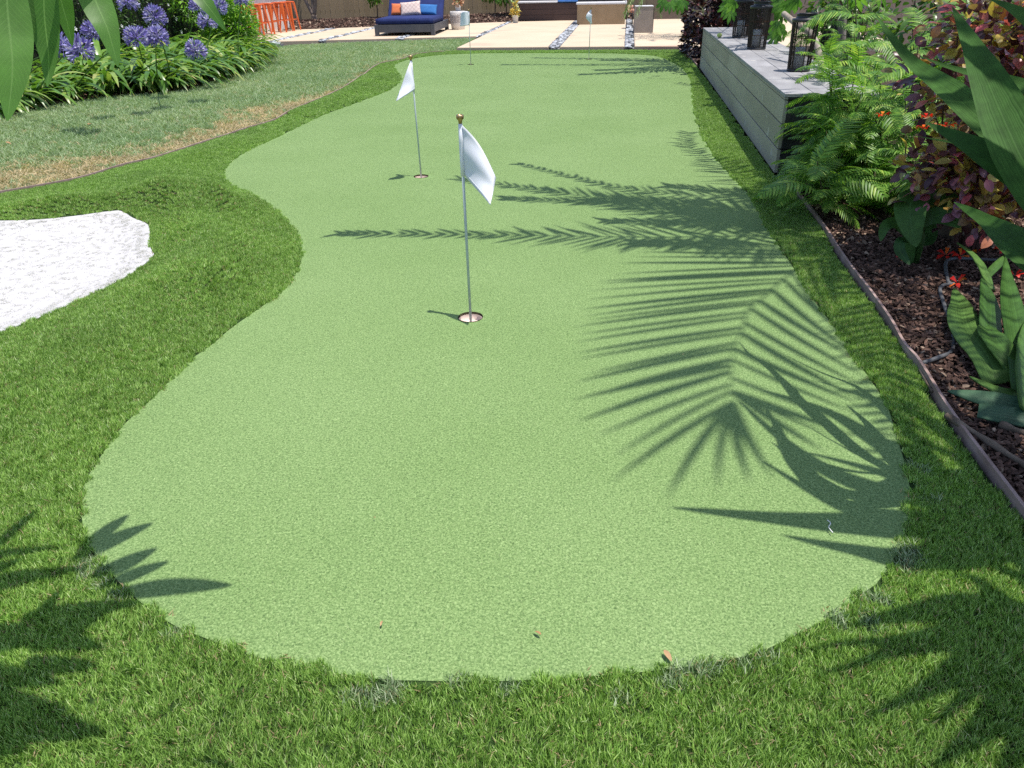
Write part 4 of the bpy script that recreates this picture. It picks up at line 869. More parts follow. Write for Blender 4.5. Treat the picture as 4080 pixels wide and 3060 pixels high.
# a floret: pedicel + six petal trumpet, along +Y
def floret_mesh():
    geos = [tubegeo([(0, 0.0, 0), (0, 0.055, 0)], 0.0016, 4, False)]
    V, F = [], []
    for k in range(6):
        a = 2*PI*k/6; c, s = math.cos(a), math.sin(a); tx, tz = -s, c
        def q(r, y, w): return [(r*c-tx*w, y, r*s-tz*w), (r*c+tx*w, y, r*s+tz*w)]
        b = len(V); V += q(0.003, 0.050, 0.002)+q(0.007, 0.070, 0.0045)+q(0.017, 0.090, 0.0055)+[(0.026*c, 0.098, 0.026*s)]
        F += [(b, b+1, b+3, b+2), (b+2, b+3, b+5, b+4), (b+4, b+5, b+6)]
    geos.append((V, F)); v, f = merge(geos); return mesh('floret', v, f, M_flor, True)
flor = floret_mesh()
bud = mesh('bud', *merge([tubegeo([(0, 0, 0), (0, 0.05, 0), (0, 0.06, 0), (0, 0.085, 0), (0, 0.095, 0)], [0.0015, 0.0015, 0.004, 0.005, 0.001], 5)]), M_flor, True)
BL = spline([tuple(p) for p in BEDL[::4]], closed=False, step=0.05)
def off_line(s, d):
    i = int(s*(len(BL)-2)); t = BL[i+1]-BL[i]; t = t/np.linalg.norm(t); nrm = np.array([-t[1], t[0]]); q = BL[i]+nrm*d; return q
heads = [((250, 190), 9.0), ((318, 202), 8.8), ((375, 127), 9.7), ((540, 153), 9.8), ((624, 148), 10.1), ((615, 66), 11.0), ((780, 202), 10.5), ((826, 84), 11.7), ((868, 28), 12.9), ((785, 22), 12.6), ((507, 8), 11.6), ((960, 2), 14.2)]
heads = [(far(u, v, d), d) for (u, v), d in heads]
plants = []; prow = []
for row, (d, n) in enumerate(((0.24, 17), (0.60, 16), (0.98, 13), (1.40, 11), (1.85, 9))):
    for k in range(n):
        s = 0.14+0.80*(k+0.5*(row % 2)+ra.uniform(-.2, .2))/n; q = off_line(min(s, 0.97), d+ra.uniform(-.05, .05))
        u, v, z = proj((q[0], q[1], 0.3))
        if -350 < u < 1150: plants.append(q); prow.append((row, sum(1 for p_ in prow if p_[0] == row)))
plants = np.array(plants); owner = {}
hb = [np.array([h.x, h.y]) for h, _ in heads]
for i, q in enumerate(hb):
    # the plant under the head, a little towards the bed
    j = int(np.argmin(np.hypot(*(plants-(q+np.array([-0.12, 0.02]))).T)+np.array([0.35*len(owner.get(m, [])) for m in range(len(plants))]))); owner.setdefault(j, []).append(i)
hnames = ['a violet head at far left behind a hanging leaf', 'the largest violet head at lower left', 'violet head behind the hanging leaves', 'violet head left of a twin pair', 'violet head right of a twin pair', 'violet head before the dark hedge', 'lone low violet head nearest the lawn', 'large violet head near the lime bush', 'tall violet head at the top beside the lime bush', 'half hidden violet head by the hanging leaf', 'violet head cut by the top of the picture', 'violet head topmost, in front of the stools']
def flower_head(t, base, tip, rad):
    base = Vector((0, 0, 0.05)); mid = base.lerp(tip, 0.55)+Vector((0, 0, 0.10*tip.length*0.4)); P = smoothpts([base, mid, tip], 10)
    stalk = part('flower_stalk', tube('flower_stalk', P, [0.0075]*6+[0.006]*5, M_agast, 7), t)
    hd = part('flower_head', mesh('flower_head', *tubegeo([(0, 0, -0.012), (0, 0, 0.0), (0, 0, 0.010)], [0.006, 0.012, 0.004], 8), M_agast, True), t, loc=tip)
    rr = random.Random(int(tip.x*1000)+3); n = rr.randint(30, 42); rad *= rr.uniform(0.82, 1.05)
    for k in range(n):
        z = 1-1.62*(k+0.5)/n; a = k*2.39996; s = math.sqrt(max(0, 1-z*z)); d = Vector((s*math.cos(a), s*math.sin(a), z+0.0))+Vector((rr.uniform(-.1, .1), rr.uniform(-.1, .1), rr.uniform(-.1, .1)))
        part('floret', flor if rr.random() < 0.86 else bud, hd, mw=frame(Vector((0, 0, 0)), d, Vector((0.1, 0.2, 1)), rad/0.098*rr.uniform(0.85, 1.1), rr.uniform(0, 3)))
for i, q in enumerate(plants):
    own = owner.get(i, [])
    ORD = ['first', 'second', 'third', 'fourth', 'fifth', 'sixth', 'seventh', 'eighth', 'ninth', 'tenth', 'eleventh', 'twelfth', 'thirteenth', 'fourteenth', 'fifteenth', 'sixteenth', 'seventeenth']
    rw, kk_ = prow[i]
    lb = ('agapanthus with ' + ' and '.join(hnames[h] for h in own[:1]) + ' in the left border') if own else 'flowerless strap leaved clump, %s from the left in the %s row of the border' % (ORD[kk_], ['front', 'second', 'third', 'fourth', 'back'][rw])
    t = thing('agapanthus_plant', lb, 'agapanthus', (q[0], q[1], -0.02), 0, 'agapanthus in the left border')
    dd_ = float(pdist(np.array([q]), BL)[0]) if False else float(segdist(np.array([q]), BL)[0]); n = 44 if dd_ < 0.8 else 32
    for k in range(n):
        a = k*2.39996+ra.uniform(-.4, .4); pz = ra.random(); lean = 0.15+0.9*pz
        d = Vector((math.cos(a), math.sin(a), 0)); r0 = 0.02+0.06*ra.random(); M = frame(Vector((r0*d.x, r0*d.y, 0.0)), d, s=ra.uniform(0.75, 1.12)*(1.28+0.30*min(dd_, 2.0))) @ Matrix.Rotation(ra.uniform(-0.30, 0.18), 4, 'X')
        part('leaf', ra.choice(aga), t, mw=M)
    for h in own:
        P, dist = heads[h]; flower_head(t, None, Vector((P.x-q[0], P.y-q[1], P.z+0.02)), 0.138)

# ---- leaf meshes for shrubs
def small_leaves(m, L, Wd, n=5, arch=0.5, seed=1, prof=oval, fold=0.25):
    r = random.Random(seed); return [leafmesh('leaf', L*r.uniform(.75, 1.2), Wd*r.uniform(.8, 1.2), m, arch=arch*r.uniform(.3, 1.5), n=4, prof=prof, fold=fold, twist=r.uniform(-.5, .5)) for _ in range(n)]
def leaf_cloud(cen, rad, n, r, shell=0.55, up=0.25, flatz=1.0, droop=0.0, scale=(0.8, 1.25), zmin=None):
    """leaf matrices spread through an uneven crown of overlapping lobes"""
    lobes = [(Vector((r.uniform(-.6, .6)*rad[0], r.uniform(-.6, .6)*rad[1], r.uniform(-.6, .6)*rad[2])), r.uniform(0.35, 0.6)) for _ in range(9)]+[(Vector((0, 0, 0)), 0.75)]
    out = []
    while len(out) < n:
        c, k = r.choice(lobes); d = Vector((r.gauss(0, 1), r.gauss(0, 1), r.gauss(0, 1))).normalized(); q = r.random()**0.5; q = shell+(1-shell)*q
        p = Vector((c.x+d.x*rad[0]*k*q, c.y+d.y*rad[1]*k*q, c.z+d.z*rad[2]*k*q))
        if zmin is not None and p.z+cen[2] < zmin: continue
        dd = (d+Vector((r.gauss(0, .5), r.gauss(0, .5), up+r.gauss(0, .5)-droop))).normalized()
        out.append(frame(p+Vector(cen), dd, Vector((r.gauss(0, .35), r.gauss(0, .35), 1)), r.uniform(*scale), r.uniform(-.5, .5)))
    return out
def stems(t, cen, rad, n, m, r, base=(0, 0, 0), r0=0.012, name='stem'):
    for k in range(n):
        e = Vector(cen)+Vector((r.uniform(-.7, .7)*rad[0], r.uniform(-.7, .7)*rad[1], r.uniform(-.1, .7)*rad[2])); b = Vector(base)+Vector((r.uniform(-.1, .1)*rad[0], r.uniform(-.1, .1)*rad[1], 0))
        md = b.lerp(e, 0.5)+Vector((r.uniform(-.1, .1), r.uniform(-.1, .1), 0.05)); part(name, tube(name, smoothpts([b, md, e], 8), [r0*(1-0.08*i) for i in range(9)], m, 6), t)
M_twig = surf('brown_twig', (0.05, 0.035, 0.025), (0.11, 0.08, 0.06), 20, 0.85, 0.4, 60)
rs = random.Random(99)
# lime bush beside the stools
M_lime = leafmat('lime_leaf', GREENS((0.07, 0.18, 0.015), (0.14, 0.31, 0.025), (0.24, 0.42, 0.05)), 0.45, 0.35)
lv = small_leaves(M_lime, 0.095, 0.036, 6, 0.7, 3, spear)
t = thing('lime_shrub', 'bright lime green leafy shrub beside the orange stools', 'shrub', (-7.72, 15.2, 0)); M = leaf_cloud((0, 0, 0.50), (0.78, 0.95, 0.78), 5200, rs, 0.45, zmin=0.03)
foliage(t, 'leaf', [rs.choice(lv) for _ in M], M, 300, 'foliage', M_lime); stems(t, (0, 0, 0.6), (0.5, 0.6, 0.5), 9, M_twig, rs)
t = thing('low_shrub', 'small dark leaved shrub at the lawn corner in front of the lime bush', 'shrub', (-7.02, 14.9, 0)); M = leaf_cloud((0, 0, 0.20), (0.32, 0.5, 0.28), 420, rs, 0.4, zmin=0.01)
M_lowl = leafmat('low_shrub_leaf', GREENS((0.03, 0.08, 0.015), (0.07, 0.15, 0.03), (0.16, 0.24, 0.06)), 0.45, 0.3); lv = small_leaves(M_lowl, 0.07, 0.020, 5, 0.7, 4, spear)
foliage(t, 'leaf', [rs.choice(lv) for _ in M], M, 300, 'foliage', M_lowl); stems(t, (0, 0, 0.2), (0.25, 0.3, 0.2), 5, M_twig, rs, r0=0.006)
# dark hedge with white flowers behind the border
M_hed = leafmat('dark_hedge_leaf', GREENS((0.012, 0.035, 0.008), (0.035, 0.085, 0.016), (0.09, 0.17, 0.035)), 0.4, 0.25)
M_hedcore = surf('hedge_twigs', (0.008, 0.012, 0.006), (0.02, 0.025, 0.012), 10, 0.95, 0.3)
lv = small_leaves(M_hed, 0.055, 0.020, 5, 0.6, 5, spear)
t = thing('hedge', 'dark green clipped hedge with small white flowers behind the agapanthus', 'hedge', (-9.35, 10.9, 0)); ax = Vector((0.10, 1.0, 0)).normalized(); px_ = Vector((ax.y, -ax.x, 0)); M = []
for k in range(11000):
    s = rs.uniform(-4.2, 5.6); h = rs.uniform(0.02, 1.7); d = 0.62+0.10*math.sin(s*3+h*2)+0.08*math.sin(s*7.1)-rs.random()**2*0.35; q = ax*s+px_*d+Vector((0, 0, h)); dd = (px_+Vector((rs.gauss(0, .6), rs.gauss(0, .6), rs.gauss(0.2, .6)))); M.append(frame(q, dd, Vector((rs.gauss(0, .4), rs.gauss(0, .4), 1)), rs.uniform(.8, 1.5), rs.uniform(-.5, .5)))
foliage(t, 'leaf', [rs.choice(lv) for _ in M], M, 300, 'foliage', M_hed)
V = [tuple(ax*s+px_*d+Vector((0, 0, z))) for s in (-4.3, 5.5) for d in (-0.3, 0.35) for z in (-0.03, 1.6)]
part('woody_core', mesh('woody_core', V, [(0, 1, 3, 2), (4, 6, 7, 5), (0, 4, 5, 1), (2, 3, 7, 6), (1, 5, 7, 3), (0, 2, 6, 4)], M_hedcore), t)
M_wfl = leafmat('white_petal', GREENS((0.70, 0.70, 0.66), (0.78, 0.78, 0.74), (0.82, 0.82, 0.78)), 0.6, 0.2, tmul=1.0)
def blossom(m, R=0.02, n=5):
    V, F = [], []
    for k in range(n):
        a = 2*PI*k/n; b = len(V); V += [(0.002*math.cos(a), 0.002*math.sin(a), 0), (R*.7*math.cos(a-.45), R*.7*math.sin(a-.45), R*.25), (R*math.cos(a), R*math.sin(a), R*.2), (R*.7*math.cos(a+.45), R*.7*math.sin(a+.45), R*.25)]; F += [(b, b+1, b+2, b+3)]
    return mesh('flower', V, F, m, True)
wf = blossom(M_wfl, 0.032)
for k in range(46):
    s = rs.uniform(-4, 5.2); q = ax*s+px_*(0.68+0.1*math.sin(s*3+2)+0.03)+Vector((0, 0, rs.uniform(0.45, 1.3))); part('flower', wf, t, mw=frame(q, Vector((0, 0, 1)), px_, rs.uniform(.7, 1.3)) @ Matrix.Rotation(rs.uniform(-.5, .5), 4, 'X'))

# ---- ferns on the right
M_fern = leafmat('fern_pinna', [(0, (0.070, 0.180, 0.025)), (0.45, (0.135, 0.285, 0.040)), (0.8, (0.21, 0.37, 0.055)), (1.0, (0.34, 0.46, 0.08))], 0.42, 0.38, 0.35)
M_fstem = surf('fern_stem', (0.06, 0.07, 0.025), (0.11, 0.10, 0.04), 20, 0.7, 0.2)
def fern_frond(seed, L):
    r = random.Random(seed); n = 21; P = []; p = Vector((0, 0, 0)); a = r.uniform(0.35, 0.6); sd = r.uniform(-.35, .35); arch = r.uniform(1.0, 1.7); ds = L/n
    for i in range(n+1): P.append(p.copy()); p = p+Vector((math.sin(sd*i/n)*ds, math.cos(a)*ds, math.sin(a)*ds)); a -= arch/n
    V, F, UV = [], [], []
    v, f = tubegeo(P, [0.0022*(1-0.7*i/n) for i in range(n+1)], 4); V += v; F += f; UV += [(0.5, 0)]*len(v)
    for i in range(2, n+1):
        for sgn in (-1, 1):
            t = (P[min(i+1, n)]-P[i-1]).normalized(); x = t.cross(Vector((0, 0, 1))).normalized()*sgn; z = x.cross(t)*sgn
            s = i/n; ln = L*0.23*(math.sin(PI*(0.16+0.80*s))**0.8)*r.uniform(.88, 1.1)
            d = (x*0.90+t*0.46).normalized(); dr = r.uniform(0.15, 0.5); nn = 4; Q = []; 
            for k in range(nn+1): q = k/nn; Q.append(P[i]+d*ln*q+t*(ln*0.16*q*q)-Vector((0, 0, 1))*(ln*dr*q*q))
            Wd = [0.0046, 0.0066, 0.0060, 0.0042, 0.0004]; Wd = [w*L/0.42 for w in Wd]
            a_, b_, u_ = strap(Q, Wd, up=z if abs(z.z) > 0.2 else Vector((0, 0, 1)), fold=0.25, cols=2); b = len(V); V += a_; F += [tuple(j+b for j in q) for q in b_]; UV += u_
    return mesh('frond', V, F, M_fern, True, UV)
fr = [fern_frond(k, 0.26+0.04*(k % 6)) for k in range(12)]
def fern(label, x, y, hts, n, seed, spread=0.30, z0=-0.02, low=0.12, lean=(0, 0), fs=1.0):
    r = random.Random(seed); t = thing('fern', label, 'fern', (x, y, z0), 0, 'ferns at the end of the grey bench')
    for hgt in hts:
        e = Vector((r.uniform(-spread, spread)+lean[0], r.uniform(-spread, spread)+lean[1], hgt)); P = smoothpts([(0, 0, 0), e*0.5+Vector((r.uniform(-.05, .05), r.uniform(-.05, .05), 0.05)), e], 12)
        part('stem', tube('stem', P, [0.008*(1-0.05*i) for i in range(13)], M_fstem, 6), t)
        for k in range(n):
            f = low+(1-low)*(k+r.random()*.8)/n; i = min(12, max(0, int(f*12))); p = P[i]; a = k*2.4+r.uniform(-.5, .5); d = Vector((math.cos(a), math.sin(a), r.uniform(-.15, .35)+0.8*(f > 0.93)))
            part('frond', r.choice(fr), t, mw=frame(p, d, s=r.uniform(0.8, 1.2)*(1.0 if f < 0.8 else 0.85)*fs, roll=r.uniform(-.3, .3)))
fern('tall fern in front of the lantern nearest the camera', 1.42, 5.52, (0.88, 0.80, 0.72, 0.62), 16, 1, 0.13)
fern('big fern against the dark end of the bench', 1.40, 5.22, (0.66, 0.56, 0.46, 0.36), 13, 2, 0.16)
fern('low fern spilling over the edging onto the green', 1.27, 4.68, (0.36, 0.30, 0.24), 9, 3, 0.12, low=0.3, lean=(-0.05, 0.0), fs=1.05)
fern('fern between bench end and purple shrub', 1.80, 5.20, (0.96, 0.86, 0.74, 0.62, 0.5), 14, 4, 0.20)
fern('tall pale fern rising behind the purple shrub', 2.15, 5.75, (1.16, 1.06, 0.95, 0.8), 15, 5, 0.24)
fern('fern leaning over the bench top by the sawn branch', 1.92, 6.65, (1.16, 1.05, 0.92, 0.8), 15, 6, 0.16, lean=(-0.30, -0.08))
fern('drooping fern just left of the canna leaves', 1.66, 4.78, (0.52, 0.44, 0.34, 0.28), 12, 7, 0.14)
fern('fern at the back near the fig leaves', 2.15, 7.6, (1.18, 1.08, 0.95), 14, 8, 0.22, lean=(-0.1, 0))
fern('fern rising behind the bench between lantern and fig', 2.0, 8.6, (1.1, 1.0, 0.85), 14, 9, 0.2)

# ---- purple leaved shrubs
purp = [(0.0, (0.040, 0.016, 0.024)), (0.20, (0.100, 0.036, 0.058)), (0.36, (0.27, 0.12, 0.18)), (0.48, (0.20, 0.12, 0.06)), (0.62, (0.40, 0.38, 0.09)), (0.80, (0.46, 0.34, 0.08)), (0.87, (0.42, 0.20, 0.06)), (0.93, (0.56, 0.11, 0.14)), (1.0, (0.42, 0.16, 0.24))]
M_purp = leafmat('purple_shrub_leaf', purp, 0.32, 0.30, 0.5, vein=((0.16, 0.06, 0.06), 0), tmul=1.8)
lvp = small_leaves(M_purp, 0.062, 0.036, 8, 0.5, 6, oval, 0.2)
M_ptw = surf('purple_twig', (0.05, 0.02, 0.02), (0.10, 0.05, 0.045), 20, 0.8, 0.3)
t = thing('purple_shrub', 'burgundy leaved shrub with pink and olive leaves at right', 'shrub', (1.86, 4.10, 0)); M = leaf_cloud((0.02, 0.0, 0.66), (0.60, 0.50, 0.52), 2600, rs, 0.3, droop=0.1, zmin=0.22)+leaf_cloud((0.05, -0.05, 1.00), (0.60, 0.42, 0.32), 1700, rs, 0.3)+leaf_cloud((-.22, -.18, .42), (.28, .28, .22), 520, rs, 0.3, droop=.3)
foliage(t, 'leaf', [rs.choice(lvp) for _ in M], M, 300, 'foliage', M_purp); stems(t, (0, 0, 0.8), (0.6, 0.6, 0.5), 18, M_ptw, rs, r0=0.008)
M_red = leafmat('scarlet_petal', [(0, (0.55, 0.015, 0.012)), (0.7, (0.75, 0.03, 0.015)), (1.0, (0.80, 0.26, 0.02))], 0.5, 0.35, tmul=1.3)
def trumpet(seed):
    r = random.Random(seed); V, F = [], []
    for k in range(5):
        a = 2*PI*k/5+r.uniform(-.3, .3); c, s = math.cos(a), math.sin(a); b = len(V); R = r.uniform(.02, .03); w = .007
        V += [(0.003*c, 0.003*s, 0), (0.01*c-s*w*.5, .01*s+c*w*.5, .008), (.01*c+s*w*.5, .01*s-c*w*.5, .008), (R*c-s*w, R*s+c*w, .012), (R*c+s*w, R*s-c*w, .014), (R*1.35*c, R*1.35*s, .004)]; F += [(b, b+2, b+1), (b+1, b+2, b+4, b+3), (b+3, b+4, b+5)]
    return mesh('petals', V, F, M_red, True)
for u, v in ((3770, 507), (3682, 515), (3516, 463), (3690, 470)):
    d = Vector(ray(u, v)); k = 3.56/d.y; p = Vector(CC)+d*k-Vector((1.86, 4.10, 0)); part('flower', trumpet(u), t, mw=frame(p, Vector((0, -1, .4)), s=1.1))
M_dpurp = leafmat('dark_purple_leaf', [(0.0, (0.014, 0.007, 0.010)), (0.6, (0.035, 0.015, 0.022)), (0.9, (0.07, 0.025, 0.03)), (1.0, (0.16, 0.04, 0.04))], 0.35, 0.2, 0.5)
lvd = small_leaves(M_dpurp, 0.085, 0.055, 6, 0.5, 7, oval, 0.2)
t = thing('dark_purple_shrub', 'near black purple shrub beyond the far end of the bench', 'shrub', (1.74, 14.3, 0)); M = leaf_cloud((0, 0, 0.55), (0.80, 1.15, 0.78), 5200, rs, 0.6, droop=0.2, zmin=0.04)
foliage(t, 'leaf', [rs.choice(lvd) for _ in M], M, 300, 'foliage', M_dpurp); stems(t, (0, 0, 0.6), (0.6, 0.8, 0.5), 10, M_ptw, rs, r0=0.012)

# ---- background greenery right, behind bench and shrubs
M_bgl = leafmat('broad_hedge_leaf', GREENS((0.025, 0.07, 0.012), (0.06, 0.14, 0.022), (0.15, 0.25, 0.045)), 0.35, 0.3, 0.5)
lvb = small_leaves(M_bgl, 0.11, 0.048, 6, 0.7, 8, oval, 0.25)
for i, (x, y, lb, n, rx, ry) in enumerate([(3.15, 8.6, 'broad leaved green bush behind the ferns', 1500, 0.75, 1.3), (3.35, 5.6, 'broad leaved bush at the right edge behind the purple shrub', 1300, 0.75, 1.2), (2.95, 11.9, 'leafy green bush behind the middle lantern', 1300, 0.65, 1.5)]):
    t = thing('broadleaf_bush', lb, 'bush', (x, y, 0), 0, 'bushes behind the bench'); M = leaf_cloud((0, 0, 0.75), (rx, ry, 0.85), n, rs, 0.6, droop=0.35, zmin=0.05)
    foliage(t, 'leaf', [rs.choice(lvb) for _ in M], M, 220, 'foliage', M_bgl); stems(t, (0, 0, 0.7), (rx*.8, ry*.8, 0.7), 8, M_twig, rs, r0=0.014)
    V, F = [], []
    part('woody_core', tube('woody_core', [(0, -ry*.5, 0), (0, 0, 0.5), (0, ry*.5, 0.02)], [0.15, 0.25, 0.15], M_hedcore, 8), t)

# ---- fig tree: lobed leaves hanging over the lanterns
M_fig = leafmat('fig_leaf', GREENS((0.05, 0.14, 0.02), (0.09, 0.22, 0.03), (0.15, 0.31, 0.05)), 0.4, 0.4, 0.4, vein=((0.22, 0.36, 0.10), 0))
def fig_leaf(seed):
    r = random.Random(seed); geos = []; lob = [(-1.15, 0.6), (-0.58, 0.85), (0, 1.0), (0.58, 0.85), (1.15, 0.6)]; V, F, UV = [], [], []
    for a, l in lob:
        L = 0.17*l; Q = []
        for k in range(7): s = k/6; Q.append(Vector((math.sin(a)*L*s, 0.02+math.cos(a)*L*s, -0.05*s*s+0.02*s)))
        Wd = [0.018, 0.020, 0.016, 0.020, 0.024, 0.016, 0.0005]; v, f, u = strap(Q, Wd, fold=0.1); b = len(V); V += v; F += [tuple(j+b for j in q) for q in f]; UV += u
    v, f = tubegeo([(0, -0.08, 0.01), (0, 0.03, 0)], 0.002, 4); b = len(V); V += v; F += [tuple(j+b for j in q) for q in f]; UV += [(0.5, 0)]*len(v)
    return mesh('leaf', V, F, M_fig, True, UV)
figs = [fig_leaf(k) for k in range(4)]
t = thing('fig_tree', 'fig tree with large lobed leaves hanging over the lanterns', 'tree', (2.55, 10.3, 0)); M_figb = surf('fig_bark', (0.16, 0.13, 0.11), (0.27, 0.23, 0.2), 14, 0.8, 0.3)
part('trunk', tube('trunk', smoothpts([(0, 0, -0.02), (0.03, 0.02, 0.5), (-0.05, 0.0, 1.1), (-0.1, -0.05, 1.7)], 12), [0.06-0.0025*i for i in range(13)], M_figb, 10), t)
lims = [((-0.05, 0, 1.0), (-0.9, 0.9, 1.65), (-1.55, 1.9, 1.35)), ((-0.05, 0, 1.1), (-0.75, 0.2, 1.65), (-1.2, 0.4, 1.45)), ((-0.05, 0, 1.0), (-0.3, -0.7, 1.4), (-0.35, -1.3, 1.20)), ((0, 0, 0.9), (-0.5, -1.2, 1.25), (-0.5, -2.4, 1.12)), ((0, 0, 1.2), (-0.9, -0.6, 1.6), (-1.2, -1.4, 1.4)), ((0, 0, 1.2), (0.3, -1.2, 1.4), (0.2, -2.8, 1.15))]
fm, M = [], []
for a, b, c in lims:
    P = smoothpts([a, b, c], 14); part('limb', tube('limb', P, [0.026*(1-0.055*i) for i in range(15)], M_figb, 7), t)
    for k in range(22):
        i = 5+int(9*k/22*1.1) if k < 20 else 14; i = min(i, 14); aa = rs.uniform(0, 6.28); M.append(frame(P[i]+Vector((rs.uniform(-.12, .12), rs.uniform(-.15, .15), rs.uniform(-.14, .08))), Vector((math.cos(aa), math.sin(aa), rs.uniform(-1.1, 0.1))), s=rs.uniform(.7, 1.15), roll=rs.uniform(-.4, .4))); fm.append(rs.choice(figs))
# leaves seen hanging at the far end and by the lanterns
for u, v, d in ((2648, 12, 11.6), (2672, 22, 11.4), (2700, 26, 11.5), (2722, 14, 11.3), (2690, 4, 11.6), (2895, 38, 10.4), (2912, 55, 10.3), (2905, 12, 10.2), (2930, 22, 10.0), (3110, 8, 9.8), (3112, 30, 9.6), (3118, 62, 9.6), (3130, 40, 9.5), (3135, 18, 8.6), (3180, 10, 8.4), (3100, 100, 9.1), (3120, 130, 9.2), (3098, 145, 9.9)):
    p = far(u, v, d); M.append(frame(p-Vector((2.55, 10.3, 0))+Vector((0, 0, 0.05)), Vector((rs.uniform(-.6, .4), rs.uniform(-.6, .2), -0.9)), Vector((0, -1, 0.5)), rs.uniform(.8, 1.1), rs.uniform(-.5, .5))); fm.append(rs.choice(figs))
foliage(t, 'leaf', fm, M, 300, 'foliage', M_fig)

# ---- canna-like plant in the bark bed
M_canna = leafmat('canna_leaf', GREENS((0.025, 0.075, 0.022), (0.040, 0.105, 0.028), (0.075, 0.16, 0.032)), 0.5, 0.3, 0.25, vein=((0.07, 0.15, 0.045), 26))
cb = g(3640, 1052); t = thing('canna_plant', 'small broad leaved canna plant in the bark bed', 'plant', (cb.x, cb.y, 0))
def px_leaf(t, name, px, dist, wpx, m, org, up=None, fold=0.2, n=14, prof=None, wave=0.0, twist=0.0):
    """a leaf along a measured centre line; dist gives the distance of every point from the viewpoint"""
    P = smoothpts([far(u, v, d)-org for (u, v), d in zip(px, dist)], n); dm = sum(dist)/len(dist); w = wpx/FPX*dm; prof = prof or sword
    tov = (Vector(CC)-org-P[n//2]).normalized(); upv = up or (tov+Vector((0, 0, 0.5))).normalized()
    Wd = [max(0.0005, 0.5*w*prof(1-i/n) if False else 0.5*w*prof(i/n)) for i in range(n+1)]
    V, F, UV = strap(P, Wd, up=upv, fold=fold, wave=wave, twist=twist); return part(name, mesh(name, V, F, m, True, UV), t)
org = Vector((cb.x, cb.y, 0)); D = 4.32
px_leaf(t, 'leaf', [(3632, 1050), (3618, 930), (3640, 870), (3650, 800), (3640, 960)][:1]+[(3625, 940), (3630, 850), (3645, 790)], [D+.05, D, D-.05, D], 40, M_canna, org, prof=oval)
px_leaf(t, 'leaf', [(3662, 765), (3628, 815), (3630, 890), (3652, 985)], [D+.02, D-.08, D-.12, D-.12], 120, M_canna, org, prof=spear, fold=0.22, wave=.05)
px_leaf(t, 'leaf', [(3660, 900), (3715, 865), (3770, 868), (3828, 905)], [D, D-.05, D-.08, D-.1], 62, M_canna, org, prof=oval)
px_leaf(t, 'leaf', [(3700, 780), (3740, 800), (3770, 850), (3830, 880)], [D+.15, D+.1, D+.05, D], 110, M_canna, org, prof=oval)
px_leaf(t, 'leaf', [(3635, 960), (3580, 895), (3530, 900), (3508, 960)], [D, D-.02, D-.06, D-.1], 44, M_canna, org, prof=oval)
px_leaf(t, 'leaf', [(3625, 960), (3590, 960), (3585, 1000), (3625, 1055)], [D-.05, D-.12, D-.15, D-.2], 36, M_canna, org, prof=oval)
px_leaf(t, 'leaf', [(3650, 930), (3690, 960), (3705, 920), (3700, 860)], [D+.1, D+.12, D+.14, D+.15], 50, M_canna, org, prof=oval)
for u, v, h in ((3622, 1050, .26), (3640, 1052, .30), (3650, 1048, .22)):
    p = g(u, v)-org; part('stem', tube('stem', [p, p+Vector((0.005, 0.0, h*.5)), p+Vector((-.01, 0.02, h))], [.013, .011, .007], M_canna, 8), t)

# ---- sword leaved plant coming in from the right
M_swd = leafmat('sword_leaf', GREENS((0.028, 0.080, 0.016), (0.042, 0.108, 0.022), (0.062, 0.14, 0.03)), 0.62, 0.14, 0.12, streak=26)
M_swdt = surf('fibrous_trunk', (0.10, 0.075, 0.05), (0.2, 0.15, 0.10), 12, 0.9, 0.5, 40)
sc = far(4480, 880, 2.35); org = Vector((sc.x, sc.y, 0)); t = thing('sword_leaf_plant', 'large plant with long green sword leaves entering from the right', 'plant', org)
part('trunk', tube('trunk', [(0.65, -0.1, -0.03), (0.4, -0.05, 0.25), (0, 0, sc.z+0.02)], [0.07, 0.06, 0.05], M_swdt, 10), t)
base = (4480, 880)
for px, ds, w in [([base, (4250, 880), (4101, 675), (4017, 506), (3924, 295), (3844, 127), (3793, 25)], [2.35, 2.15, 2.05, 2.1, 2.2, 2.35, 2.45], 150),
                  ([base, (4250, 760), (4080, 624), (3933, 498), (3806, 380), (3722, 316), (3629, 245), (3536, 127), (3486, 51)], [2.35, 2.3, 2.35, 2.45, 2.55, 2.65, 2.75, 2.85, 2.95], 84),
                  ([base, (4250, 770), (4080, 692), (3891, 591), (3785, 536), (3688, 487)], [2.35, 2.15, 2.1, 2.15, 2.2, 2.25], 140),
                  ([base, (4300, 300), (4120, 100), (4020, 28), (3937, -5)], [2.35, 2.2, 2.2, 2.25, 2.3], 105),
                  ([base, (4250, 500), (4080, 345), (3890, 297), (3764, 262), (3667, 223)], [2.35, 2.6, 2.75, 2.8, 2.85, 2.9], 58),
                  ([base, (4300, 1120), (4080, 990), (3928, 881), (3801, 805)], [2.35, 2.3, 2.4, 2.55, 2.65], 120),
                  ([base, (4200, 700), (3960, 600), (3806, 570), (3637, 540)], [2.35, 2.3, 2.35, 2.4, 2.45], 20),
                  ([base, (4600, 500), (4680, 100), (4660, -300)], [2.35, 2.3, 2.2, 2.1], 150), ([base, (4800, 700), (5100, 600), (5300, 700)], [2.35, 2.3, 2.2, 2.1], 150), ([base, (4700, 1050), (4900, 1250), (5000, 1500)], [2.35, 2.2, 2.1, 2.0], 130)]:
    px_leaf(t, 'leaf', px, ds, w, M_swd, org, fold=0.28, n=20, wave=0.03)

